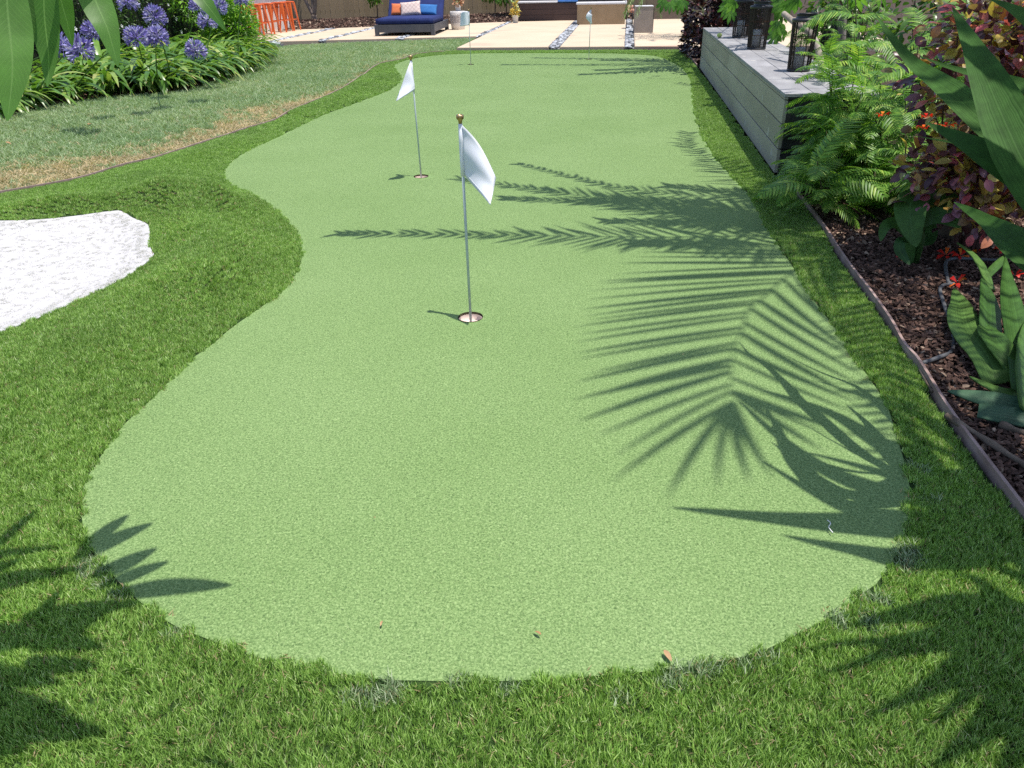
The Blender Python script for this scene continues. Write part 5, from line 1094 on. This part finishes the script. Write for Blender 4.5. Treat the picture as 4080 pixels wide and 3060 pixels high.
# ---- pile of cut leaves
M_cut = leafmat('cut_sword_leaf', GREENS((0.04, 0.105, 0.02), (0.068, 0.15, 0.032), (0.105, 0.20, 0.05)), 0.5, 0.15, 0.2, streak=20); M_cutb = leafmat('cut_leaf_bluish', GREENS((0.045, 0.10, 0.06), (0.06, 0.13, 0.075), (0.08, 0.16, 0.09)), 0.5, 0.1, 0.25, streak=20)
cutp = lambda s: (0.82+0.18*math.sin(PI*min(1, s*1.2)))*(1 if s < 0.55 else max(0.0, 1-((s-0.55)/0.45)**1.8))
cl = ['cut green sword leaf nearest the hose, tip up', 'short broad cut leaf standing in the middle of the pile', 'tall narrow cut leaf at the right of the pile', 'folded cut leaf with pale sawn end', 'cut leaf lying low below the pile', 'blue green cut leaf lying across the bed', 'blue green leaf piece with a sawn end', 'small cut leaf tip leaning at the back of the pile', 'cut leaf at the far right edge of the pile', 'thin cut leaf leaning up behind the pile']
for lb, (px, zs, w, m) in zip(cl, [([(3976, 1530), (3928, 1423), (3845, 1310), (3822, 1210), (3800, 1148)], [.02, .06, .07, .06, .06], 92, M_cut), ([(3950, 1420), (3938, 1310), (3935, 1200), (3913, 1108)], [.03, .08, .11, .14], 78, M_cut), ([(4074, 1560), (4052, 1350), (4030, 1220), (4014, 1120), (4006, 1022)], [.05, .10, .13, .16, .2], 66, M_cut), ([(4050, 1480), (4000, 1410), (3940, 1330), (3925, 1290)], [.05, .09, .10, .08], 80, M_cut),
     ([(4120, 1572), (4010, 1566), (3940, 1540), (3864, 1498)], [.02, .03, .03, .03], 34, M_cut), ([(4200, 1628), (4080, 1622), (3903, 1585), (3776, 1556)], [.04, .04, .035, .03], 62, M_cutb), ([(3896, 1640), (3990, 1655), (4100, 1672), (4300, 1690)], [.035, .04, .04, .04], 70, M_cutb), ([(3945, 1150), (3920, 1085), (3880, 1020), (3815, 965)], [.10, .12, .15, .18], 34, M_cut), ([(4090, 1640), (4075, 1500), (4085, 1350), (4110, 1250)], [.06, .10, .12, .12], 60, M_cut), ([(3920, 1110), (3960, 1070), (4000, 1030), (4020, 1005)], [.1, .12, .14, .15], 26, M_cut)]):
    P = smoothpts([g(u, v, z) for (u, v), z in zip(px, zs)], 14); dm = (P[7]-Vector(CC)).length; w2 = 1.0*w/FPX*dm
    V, F, UV = strap(P, [max(.0006, .5*w2*cutp(i/14)) for i in range(15)], up=Vector((rs.uniform(-.4, .4), -0.6, 1)).normalized(), fold=0.30, wave=0.05); o = bpy.data.objects.new('cut_leaf', mesh('cut_leaf', V, F, m, True, UV)); link(o); tag(o, lb, 'leaf', 'cut sword leaves on the bark bed')
    md = o.modifiers.new('thick', 'SOLIDIFY'); md.thickness = 0.006
M_dstalk = surf('brown_dry_stalk', (0.075, 0.055, 0.040), (0.20, 0.15, 0.115), 16, 0.9, 0.5, 70)
for lb, px, w, zz in (('grey brown dry stalk lying across the near bark', [(3770, 1655), (3900, 1735), (4000, 1800), (4160, 1900)], 0.013, .024), ('frayed brown stalk under the blue green leaves', [(3985, 1690), (4080, 1725), (4250, 1750)], 0.016, .026), ('thin pale twig beside the edging', [(3665, 1470), (3690, 1520), (3715, 1560)], 0.006, .012)):
    P = smoothpts([g(u, v, zz) for u, v in px], 12); o = bpy.data.objects.new('dry_stalk', tube('dry_stalk', P, [w*(0.8+0.2*math.sin(i*1.3)) for i in range(13)], M_dstalk, 8)); link(o); tag(o, lb, 'stalk', 'dead stalks on the bark bed')
M_hose = surf('grey_drip_hose', (0.06, 0.062, 0.068), (0.11, 0.112, 0.118), 30, 0.6, 0.15)
for lb, px in (('grey drip hose curving past the cut leaves', [(3801, 1130), (3747, 1144), (3762, 1213), (3791, 1301), (3796, 1393), (3742, 1423), (3674, 1447)]), ('grey drip hose running under the red petals', [(4120, 1045), (3972, 1037), (3830, 1030), (3771, 1042), (3776, 1115), (3790, 1135)])):
    P = smoothpts([g(u, v, .018) for u, v in px], 30); o = bpy.data.objects.new('drip_hose', tube('drip_hose', P, .0085, M_hose, 8)); link(o); tag(o, lb, 'hose', 'drip hoses in the bark bed')
red_l = ['fallen scarlet flower left of the three in a row', 'fallen scarlet flower in the middle of the row', 'fallen scarlet flower at the right of the row', 'fallen orange tinged flower under the sword leaf', 'fallen scarlet flower far right by the stem', 'fallen scarlet petal below the hose', 'fallen scarlet petal at the foot of the canna']
for lb, (u, v) in zip(red_l, ((3768, 1018), (3826, 1020), (3892, 1008), (3985, 1000), (4045, 1100), (3815, 1128), (3588, 1040))):
    p = g(u, v, .022); o = bpy.data.objects.new('fallen_flower', trumpet(u)); link(o); o.location = p; o.scale = (1.5,)*3; o.rotation_euler = (rs.uniform(-.5, .5), rs.uniform(-.5, .5), rs.uniform(0, 6)); tag(o, lb, 'flower', 'fallen red flowers on the bark')

# ---- frangipani: leaves hanging in at top left
M_plum = leafmat('frangipani_leaf', GREENS((0.05, 0.13, 0.025), (0.075, 0.18, 0.03), (0.11, 0.235, 0.045)), 0.38, 0.5, 0.4, vein=((0.17, 0.30, 0.085), 24), tmul=1.7)
pb = Vector((-1.75, 0.45, 0)); t = thing('frangipani_tree', 'tree with long pointed green leaves hanging in at top left', 'tree', pb)
M_plbark = surf('frangipani_bark', (0.22, 0.2, 0.17), (0.34, 0.31, 0.27), 10, 0.8, 0.3)
part('trunk', tube('trunk', smoothpts([(0, 0, -0.03), (0.03, 0.02, 0.6), (0.08, 0.05, 1.25)], 10), [.06-.002*i for i in range(11)], M_plbark, 10), t)
plp = lambda s: math.sin(PI*min(1, 0.03+0.97*s))**0.85*(1.08-0.38*s)
tips = [far(60, -200, .80)-pb, lift(-200, 2420, 1.52)-pb, lift(-250, 2800, 1.55)-pb]
fork = Vector((0.08, 0.05, 1.25))
for q in tips:
    P = smoothpts([fork, fork.lerp(q, .5)+Vector((0, 0, .10)), q], 10); part('limb', tube('limb', P, [.012-.0008*i for i in range(11)], M_plbark, 8), t)
for px, ds, w in [([(15, -190), (32, 60), (50, 270), (29, 482)], [1.02, 1.0, .98, .97], 140), ([(40, -200), (60, 20), (85, 170), (97, 296)], [1.07, 1.05, 1.04, 1.03], 112), ([(170, -200), (177, 60), (194, 230), (189, 345)], [1.06, 1.05, 1.04, 1.03], 92), ([(205, -200), (243, 0), (268, 90), (288, 183)], [1.12]*4, 72), ([(310, -220), (372, -20), (430, 120), (470, 266)], [1.1, 1.08, 1.06, 1.05], 104), ([(560, -230), (740, -80), (840, 40), (902, 126)], [1.12, 1.1, 1.08, 1.08], 78)]:
    px_leaf(t, 'leaf', px, [q_*.80 for q_ in ds], w, M_plum, pb, fold=0.18, n=16, prof=plp, wave=0.05)
P = smoothpts([far(60, -200, .80)-pb, far(300, -215, .85)-pb, far(560, -230, .896)-pb], 8); part('petiole', tube('petiole', P, .003, M_plum, 6), t)
# leaves overhead whose shadows fall at the lower left
for (u0, v0), (u1, v1), w, z in [((-40, 2215), (155, 2035), 0.040, 1.50), ((290, 2240), (612, 2082), .070, 1.50), ((310, 2215), (515, 2048), .060, 1.53), ((360, 2310), (628, 2182), .070, 1.49), ((400, 2345), (676, 2235), .055, 1.52), ((430, 2372), (930, 2332), .072, 1.50), ((80, 2470), (575, 2405), .075, 1.51), ((-60, 2510), (430, 2590), .08, 1.53), ((-160, 2600), (330, 2500), .09, 1.52), ((-200, 2660), (260, 2730), .07, 1.55), ((-250, 2260), (240, 2185), .05, 1.55), ((-200, 2360), (360, 2270), .065, 1.54), ((-200, 2850), (430, 2930), .10, 1.52), ((-250, 2780), (290, 2840), .06, 1.54), ((-250, 2950), (120, 2990), .08, 1.54), ((-300, 2400), (120, 2330), .05, 1.56), ((-120, 2330), (100, 2230), .05, 1.5), ((60, 2560), (250, 2350), .045, 1.5), ((-350, 2600), (60, 2880), .07, 1.55), ((120, 2600), (420, 2440), .075, 1.52), ((100, 2640), (400, 2660), .06, 1.5)]:
    a, b = lift(u0, v0, z)-pb, lift(u1, v1, z-.03)-pb; md = a.lerp(b, .5)+Vector((rs.uniform(-.01, .01), rs.uniform(-.012, .012), .03)); P = smoothpts([a, md, b], 14)
    V, F, UV = strap(P, [max(.0005, .5*w*plp(i/14)) for i in range(15)], fold=.15, wave=.05); part('leaf', mesh('leaf', V, F, M_plum, True, UV), t)

# ---- tall sword leaved tree right of the viewpoint: its leaves shade the near right corner
hd = Vector(lift(4230, 2150, 1.72)); h2 = Vector(lift(4420, 2560, 1.6)); db = Vector((hd.x+0.75, hd.y-.35, 0)); t = thing('dragon_tree', 'tall sword leaved tree just outside the right edge, shading the near turf', 'tree', db)
for q in (hd, h2): part('trunk', tube('trunk', smoothpts([(0, 0, -0.03), (0.0, 0, .7), (q-db)*.8+Vector((.1, 0, .05)), q-db], 14), [.06-.0022*i for i in range(15)], M_swdt, 10), t)
swl = lambda s: (0.8+0.2*math.sin(PI*min(1, s*1.3)))*(1 if s < 0.35 else max(0.0, 1-((s-0.35)/0.65)**1.7))
for px, w, z in [([(3600, 2100), (3150, 2070), (2660, 2020)], .115, 1.5), ([(3700, 2230), (3400, 2190), (3105, 2130)], .115, 1.5), ([(3574, 1975), (3285, 1868), (3080, 1720), (2938, 1594)], .085, 1.75), ([(3700, 2080), (3393, 2030), (3180, 1925), (3025, 1825)], .085, 1.6), ([(3650, 1930), (3400, 1850), (3155, 1789)], .06, 1.8), ([(3700, 1880), (3500, 1760), (3300, 1640), (3046, 1554)], .105, 1.85), ([(3750, 1720), (3538, 1612), (3242, 1514)], .08, 1.95), ([(3800, 1640), (3560, 1500), (3400, 1440)], .075, 2.0), ([(3850, 1750), (3750, 1550), (3650, 1400)], .09, 2.0), ([(3900, 1900), (3760, 1800), (3640, 1780)], .09, 1.9), ([(4000, 1800), (3980, 1600), (3950, 1450)], .10, 1.95),
             ([(4200, 1800), (4300, 1600), (4400, 1400)], .10, 1.95), ([(4400, 2000), (4700, 1900), (4900, 1900)], .10, 1.8), ([(4000, 2050), (3850, 1980), (3700, 2000)], .09, 1.9), ([(3950, 2150), (3800, 2180), (3620, 2160)], .09, 1.85)]:
    a = hd-db; pts = [a]+[Vector(lift(u, v, z+(0.06 if k == 0 else 0)))-db for k, (u, v) in enumerate(px)]; P = smoothpts(pts, 18)
    V, F, UV = strap(P, [max(.0005, .5*w*swl(i/18)) for i in range(19)], fold=.2); part('leaf', mesh('leaf', V, F, M_swd, True, UV), t)
for px, w, z in [([(3950, 2440), (3650, 2450), (3357, 2506)], .11, 1.55), ([(3900, 2520), (3600, 2560), (3400, 2655), (3184, 2600)][:2]+[(3380, 2570), (3184, 2600)], .06, 1.6), ([(3900, 2560), (3600, 2590), (3422, 2650), (3227, 2700)], .07, 1.5), ([(3950, 2620), (3700, 2750), (3422, 2875)], .085, 1.55), ([(4000, 2650), (3820, 2800), (3705, 2905)], .075, 1.6), ([(4150, 2700), (3950, 2880), (3700, 3070)], .12, 1.5), ([(4200, 2750), (4080, 2950), (3950, 3150)], .12, 1.55), ([(4050, 2450), (3900, 2330), (3800, 2290)], .10, 1.6), ([(4200, 2400), (4050, 2300), (3900, 2250)], .10, 1.65), ([(4600, 2400), (4800, 2300), (4950, 2250)], .10, 1.6), ([(4500, 2800), (4480, 3000), (4450, 3200)], .11, 1.6), ([(4650, 2700), (4800, 2850), (4900, 3000)], .11, 1.6), ([(4100, 2540), (3900, 2500), (3700, 2520)], .10, 1.7), ([(4250, 2620), (4150, 2700), (4000, 2720)], .12, 1.7)]:
    a = h2-db; pts = [a]+[Vector(lift(u, v, z+(0.06 if k == 0 else 0)))-db for k, (u, v) in enumerate(px)]; P = smoothpts(pts, 18)
    V, F, UV = strap(P, [max(.0005, .5*w*swl(i/18)) for i in range(19)], fold=.2); part('leaf', mesh('leaf', V, F, M_swd, True, UV), t)

# ---- palms
M_palm = leafmat('palm_leaflet', GREENS((0.05, 0.12, 0.02), (0.08, 0.17, 0.03), (0.16, 0.25, 0.05)), 0.4, 0.2, 0.4); M_rach = surf('palm_rachis', (0.12, 0.13, 0.04), (0.2, 0.19, 0.07), 10, 0.6, 0.1); M_ptrunk = surf('palm_trunk', (0.06, 0.045, 0.035), (0.14, 0.11, 0.085), 10, 0.9, 0.6, 30)
def frond(t, P, Ll, n=34, w=0.020, start=0.18, fwd=0.7, droop=0.35, seed=0, taper=0.35):
    """a feather frond: a rachis along P with two rows of leaflets"""
    r = random.Random(seed); P = smoothpts(P, 40); fo = part('frond', tube('frond', P, [0.011*(1-0.021*i) for i in range(41)], M_rach, 6), t); V, F, UV = [], [], []
    for k in range(n):
        s = start+(1-start)*(k+0.5)/n; i = min(39, int(s*40)); p = P[i]; tt = (P[min(i+1, 40)]-P[max(i-1, 0)]).normalized(); x0 = tt.cross(Vector((0, 0, 1))).normalized()
        q = (s-start)/(1-start); L = Ll*(0.55+0.45*math.sin(PI*min(1, q*1.5+0.15)))*(1-taper*q)
        for sg in (-1, 1):
            f = fwd*(0.55+0.9*q)+r.uniform(-.35, .35); d = (x0*sg*r.uniform(.8, 1.1)+tt*f+Vector((0, 0, 0.25+r.uniform(-.45, .45)))).normalized(); LL = L*r.uniform(.6, 1.15); w_ = w*r.uniform(.6, 1.35); Q = [p+d*LL*u-Vector((0, 0, 1))*(LL*droop*u*u) for u in (0, .25, .5, .75, 1)]
            v, f_, u_ = strap(Q, [w_*.30, w_*.5, w_*.46, w_*.30, .0004], fold=.35); b = len(V); V += v; F += [tuple(j+b for j in q_) for q_ in f_]; UV += u_
    part('leaflets', mesh('leaflets', V, F, M_palm, True, UV), fo)
def palm(label, base, crown, fronds, Ll, n, w, droop=.3, kz=1.0):
    t = thing('palm_tree', label, 'palm', base); b = Vector(base); c = Vector(crown)-b
    part('trunk', tube('trunk', smoothpts([(0, 0, -.03), c*.5+Vector((.03, 0, 0)), c-Vector((0, 0, .05))], 16), [.085-.0015*i+.006*(i % 2) for i in range(17)], M_ptrunk, 12), t)
    for k, f in enumerate(fronds):
        P = [c]+[(Vector(lift(q[0], q[1], q[2]*kz)) if len(q) == 3 else Vector(q[0]))-b for q in f[0]]; frond(t, P, f[1], f[2], w*f[3] if len(f) > 3 else w, seed=k, droop=f[4] if len(f) > 4 else droop, fwd=f[5] if len(f) > 5 else .7)
    return t
pbase = g(3757, 945); crown = Vector(lift(3440, 945, 3.2)); KZ = 1.36
F1 = [([(3100, 938, 2.55), (2600, 945, 2.5), (2000, 936, 2.2), (1340, 930, 1.75)], .46, 52, 1.35, .2, 1.5),
      ([(3050, 800, 2.65), (2700, 775, 2.65), (2430, 740, 2.5), (2220, 690, 2.3), (2060, 652, 2.0)], .32, 50, 1.3, .3, 1.3),
      ([(3000, 850, 2.6), (2600, 815, 2.65), (2250, 770, 2.4), (1830, 712, 1.95)], .50, 50, 1.3, .25, 1.5),
      ([(3050, 880, 2.6), (2700, 850, 2.65), (2400, 810, 2.5), (2000, 790, 2.1)], .46, 48, 1.3, .25, 1.5),
      ([(3150, 800, 2.6), (2950, 700, 2.65), (2800, 620, 2.5), (2730, 570, 2.3), (2745, 525, 2.1)], .42, 42, 1.3, .3, .6),
      ([(3480, 1150, 2.6), (3520, 1400, 2.7), (3560, 1650, 2.5), (3600, 1850, 2.2)], .5, 38, 1.3, .3, .7), ([(3620, 1180, 2.6), (3850, 1450, 2.6), (3950, 1700, 2.2)], .42, 34, 1.1, .3, .7), ([(3300, 900, 2.5), (3100, 890, 2.5), (2750, 890, 2.35), (2400, 880, 2.1)], .42, 44, 1.3, .25, 1.2), ([(3200, 830, 2.6), (2950, 770, 2.6), (2650, 740, 2.3)], .42, 42, 1.3, .25, 1.0), ([(3200, 870, 2.5), (2900, 830, 2.55), (2600, 800, 2.4), (2350, 800, 2.2)], .45, 46, 1.5, .2, 1.0), ([(3200, 900, 2.45), (2950, 870, 2.5), (2700, 840, 2.35)], .5, 46, 1.5, .2, .9), ([(3250, 960, 2.5), (3000, 985, 2.55), (2750, 975, 2.4), (2500, 965, 2.2)], .42, 46, 1.3, .2, 1.0)]
pt_ = palm('palm standing in the right bed behind the shrubs, shading the green', pbase, crown, F1, .4, 40, .022, kz=1.36)
# the big low frond, its leaflets set out one by one
R_ = [Vector(lift(q[0], q[1], q[2]*1.5 if q[0] < 3400 else 3.2)) for q in ((3440, 945, 2.35), (3300, 1020, 2.6), (3138, 1100, 2.75), (3058, 1173, 2.8), (2986, 1230, 2.82), (2957, 1317, 2.82), (2921, 1404, 2.78), (2914, 1513, 2.7), (2921, 1600, 2.62))]; RP = smoothpts([q-Vector(pbase) for q in R_], 48)
fo = part('frond', tube('frond', RP, [0.013*(1-0.018*i) for i in range(49)], M_rach, 6), pt_)
lt = [(2640, 985), (2560, 1005), (2510, 1030), (2473, 1057), (2420, 1085), (2386, 1118), (2360, 1140), (2350, 1165), (2310, 1185), (2292, 1231), (2330, 1262), (2355, 1282), (2310, 1300), (2299, 1339), (2290, 1372), (2292, 1404), (2263, 1444), (2320, 1490), (2299, 1527), (2330, 1570), (2306, 1600), (2294, 1674), (2380, 1750), (2446, 1811), (2460, 1927), (2663, 2006), (2873, 1963), (2981, 1941), (3100, 1900)]
rt_ = [(3330, 1160), (3350, 1205), (3370, 1250), (3345, 1290), (3380, 1335), (3400, 1375), (3400, 1420), (3430, 1450), (3440, 1500), (3440, 1545), (3420, 1590), (3400, 1620), (3430, 1670), (3380, 1690), (3390, 1730), (3330, 1750), (3270, 1810)]
V, F, UV = [], [], []; rq = random.Random(4)
for L_, lo, hi in ((lt, 13, 48), (rt_, 11, 46)):
    for k, (u, v) in enumerate(L_):
        i = int(lo+(hi-lo)*min(1.0, k/(len(L_)-1)*1.18)); a = RP[i]; u += rq.uniform(-28, 28); v += rq.uniform(-12, 12); e = Vector(lift(u, v, 3.75-rq.uniform(0, .3)))-Vector(pbase); Q = [a.lerp(e, q)+Vector((0, 0, .06*math.sin(PI*q))) for q in (0, .2, .4, .6, .8, 1)]; w = rq.uniform(.024, .046)
        a_, b_, u_ = strap(Q, [w*.35, w*.5, w*.52, w*.45, w*.28, .0004], fold=.25); b0 = len(V); V += a_; F += [tuple(j+b0 for j in q) for q in b_]; UV += u_
part('leaflets', mesh('leaflets', V, F, M_palm, True, UV), fo)
c2 = Vector(lift(2860, 262, 2.4)); b2 = (c2.x+.15, c2.y, 0)
F2 = [([(2650, 255, 2.6), (2400, 258, 2.4), (2000, 258, 1.9)], .42, 48, 1.6, .2, 1.2), ([(2700, 245, 2.6), (2500, 236, 2.5), (2130, 231, 2.0)], .48, 48, 1.6, .2, 1.2), ([(2700, 270, 2.6), (2550, 285, 2.5), (2310, 297, 2.0)], .5, 48, 1.6, .2, 1.1), ([(2700, 262, 2.6), (2580, 272, 2.5), (2380, 280, 2.0)], .5, 46, 1.6, .2, 1.0), ([(2750, 250, 2.5), (2620, 244, 2.5), (2400, 240, 2.1)], .5, 46, 1.6, .2, 1.0), ([(2800, 235, 2.6), (2700, 215, 2.5), (2520, 207, 2.1)], .45, 40, 1, .3, .9), ([(2820, 300, 2.6), (2780, 340, 2.5), (2700, 330, 2.1)], .42, 36, 1, .3, .8), ([(2950, 240, 2.6), (3050, 220, 2.4)], .45, 36, 1, .3, .8), ([(2930, 290, 2.6), (3000, 330, 2.3)], .45, 36, 1, .3, .8), ([(2880, 225, 2.6), (2900, 195, 2.3)], .45, 36, 1, .3, .8)]
palm('palm beyond the bench end whose fronds shade the far green', b2, c2, F2, .4, 40, .022)
# small drooping palm before the grey pedestal
b3 = Vector((1.40, 17.9, 0)); c3 = Vector((1.02, 17.9, 0.90)); F3 = []
for k in range(15):
    a = 2*PI*k/15+.2; d = Vector((math.cos(a), math.sin(a), 0)); L = rs.uniform(.8, 1.2); F3.append(([(c3+d*L*.4+Vector((0, 0, .20)),), (c3+d*L*.85+Vector((0, 0, -.02)),), (c3+d*L*1.05+Vector((0, 0, -.42)),)], .26, 34, .8, .5, .7))
palm('small palm with drooping fronds in front of the grey pedestal', b3, c3, F3, .26, 34, .014)

# ---- far plants along the fence
M_tbark = surf('grey_brown_bark', (0.13, 0.095, 0.075), (0.22, 0.17, 0.14), 8, 0.85, 0.5, 30)
tp = Vector((-9.05, 23.35, 0.12)); t = thing('multi_stem_tree', 'small tree with forked grey brown trunk before the fence', 'tree', tp)
part('trunk', tube('trunk', smoothpts([(0, 0, -.1), (0.0, 0, .10), (0.01, 0, .20)], 6), [.12, .10, .09, .085, .085, .08, .075], M_tbark, 10), t)
for e in ((-.42, .05, 1.1), (-.02, .1, 1.2), (.25, -.05, 1.2)): part('limb', tube('limb', smoothpts([(0, 0, .16), (e[0]*.35, e[1]*.4, .45), e, (e[0]*1.3, e[1], 2.0)], 12), [.06-.003*i for i in range(13)], M_tbark, 8), t)
lv = small_leaves(M_bgl, 0.09, 0.04, 5, 0.6, 9, oval); M = leaf_cloud((-.1, 0, 2.2), (1.1, .9, .7), 1200, rs, .3)
foliage(t, 'leaf', [rs.choice(lv) for _ in M], M, 60, 'foliage', M_bgl)
M_cit = leafmat('citrus_leaf', GREENS((0.06, 0.16, 0.015), (0.12, 0.26, 0.03), (0.24, 0.38, 0.05)), 0.35, .35, .5); lvc = small_leaves(M_cit, 0.11, 0.055, 5, 0.6, 10, oval)
for lb, u, v, y, cz, rad, n in (('young citrus tree left of the daybed by the fence', 1499, 20, 24.0, .78, (.32, .3, .42), 420), ('leafy climber on the fence right of the daybed', 1970, 10, 25.2, .85, (.55, .25, .45), 600), ('small leafy plant between climber and seat wall', 2015, 12, 24.8, .8, (.3, .25, .4), 260), ('leafy plant on the fence at the upper left of the daybed', 1580, 4, 24.4, 1.0, (.4, .25, .22), 260)):
    d = Vector(ray(u, v)); P = Vector(CC)+d*(y/d.y); t = thing('young_tree', lb, 'plant', (P.x, P.y, .1), 0, 'plants along the fence'); M = leaf_cloud((0, 0, cz), rad, n, rs, .3, droop=.3)
    foliage(t, 'leaf', [rs.choice(lvc) for _ in M], M, 150, 'foliage', M_cit); part('trunk', tube('trunk', smoothpts([(0, 0, -.1), (.02, 0, .4), (0, 0, cz)], 8), .018, M_twig, 6), t)
# potted flowers
M_yel = leafmat('yellow_petal', [(0, (.30, .36, .10)), (.4, (.62, .62, .30)), (.7, (.75, .45, .05)), (1, (.80, .60, .10))], .6, .3, tmul=1.0); lvy = small_leaves(M_yel, .06, .035, 5, .6, 11, oval)
t = thing('yellow_pot_plant', 'yellow and green bedding plant in the small white pot', 'plant', (pp.x, pp.y, SZ+.18)); M = leaf_cloud((0, 0, .10), (.15, .15, .12), 160, rs, .3)+leaf_cloud((.02, 0, .32), (.06, .06, .14), 50, rs, .2); foliage(t, 'leaf', [rs.choice(lvy) for _ in M], M); stems(t, (0, 0, .2), (.08, .08, .15), 5, M_fstem, rs, r0=.004)
M_pch = leafmat('peach_petal', [(0, (.45, .20, .12)), (.5, (.60, .32, .20)), (.8, (.20, .28, .08)), (1, (.62, .45, .35))], .6, .3, tmul=1.0); lvq = small_leaves(M_pch, .06, .04, 5, .6, 12, oval)
t = thing('peach_pot_plant', 'peach flowered plant in the pot on the side table', 'plant', (tbp.x+.02, tbp.y, SZ+.545)); M = leaf_cloud((0.02, 0, .12), (.14, .14, .14), 170, rs, .3); foliage(t, 'leaf', [rs.choice(lvq) for _ in M], M); stems(t, (0, 0, .1), (.08, .08, .12), 5, M_fstem, rs, r0=.004)

# ---- litter
M_dl = leafmat('dead_leaf', [(0, (.22, .10, .05)), (.5, (.36, .19, .09)), (1, (.48, .32, .18))], .7, .1); ml = small_leaves(M_dl, .05, .018, 4, .8, 14, spear)
M_thr = surf('white_thread', (0.6, 0.6, 0.58), (0.7, 0.7, 0.68), 30, 0.8, 0)
P = smoothpts([g(u, v, .012) for u, v in ((3296, 2072), (3310, 2085), (3302, 2100), (3318, 2122))], 12); o = bpy.data.objects.new('thread', tube('thread', P, .0014, M_thr, 5)); link(o); tag(o, 'curled white thread lying in the shade on the right of the green', 'thread')
for lb, u, v, s in (('curled brown leaf near the front edge of the green', 2645, 2608, .8), ('tan leaf lying on the lawn at left', 355, 505, 2.2), ('dark red leaf on the lawn at the left edge', 25, 577, 1.6), ('small tan leaf on the lawn below the flowers', 478, 442, 1.2), ('pale leaf on the lawn in the middle', 630, 420, 1.0), ('tiny pale fleck near the middle of the green', 1498, 2078, .22), ('tiny twig fleck right of the near hole', 2718, 1424, .28), ('small tan fleck low on the green', 1525, 2490, .35), ('straw piece at the front edge of the green', 2155, 2545, .6)):
    p = g(u, v); o = bpy.data.objects.new('fallen_leaf', rs.choice(ml)); link(o); o.location = (p.x, p.y, .024 if v < 800 else .014); o.scale = (s,)*3; o.rotation_euler = (.1, .2, rs.uniform(0, 6)); tag(o, lb, 'leaf', 'fallen leaves')
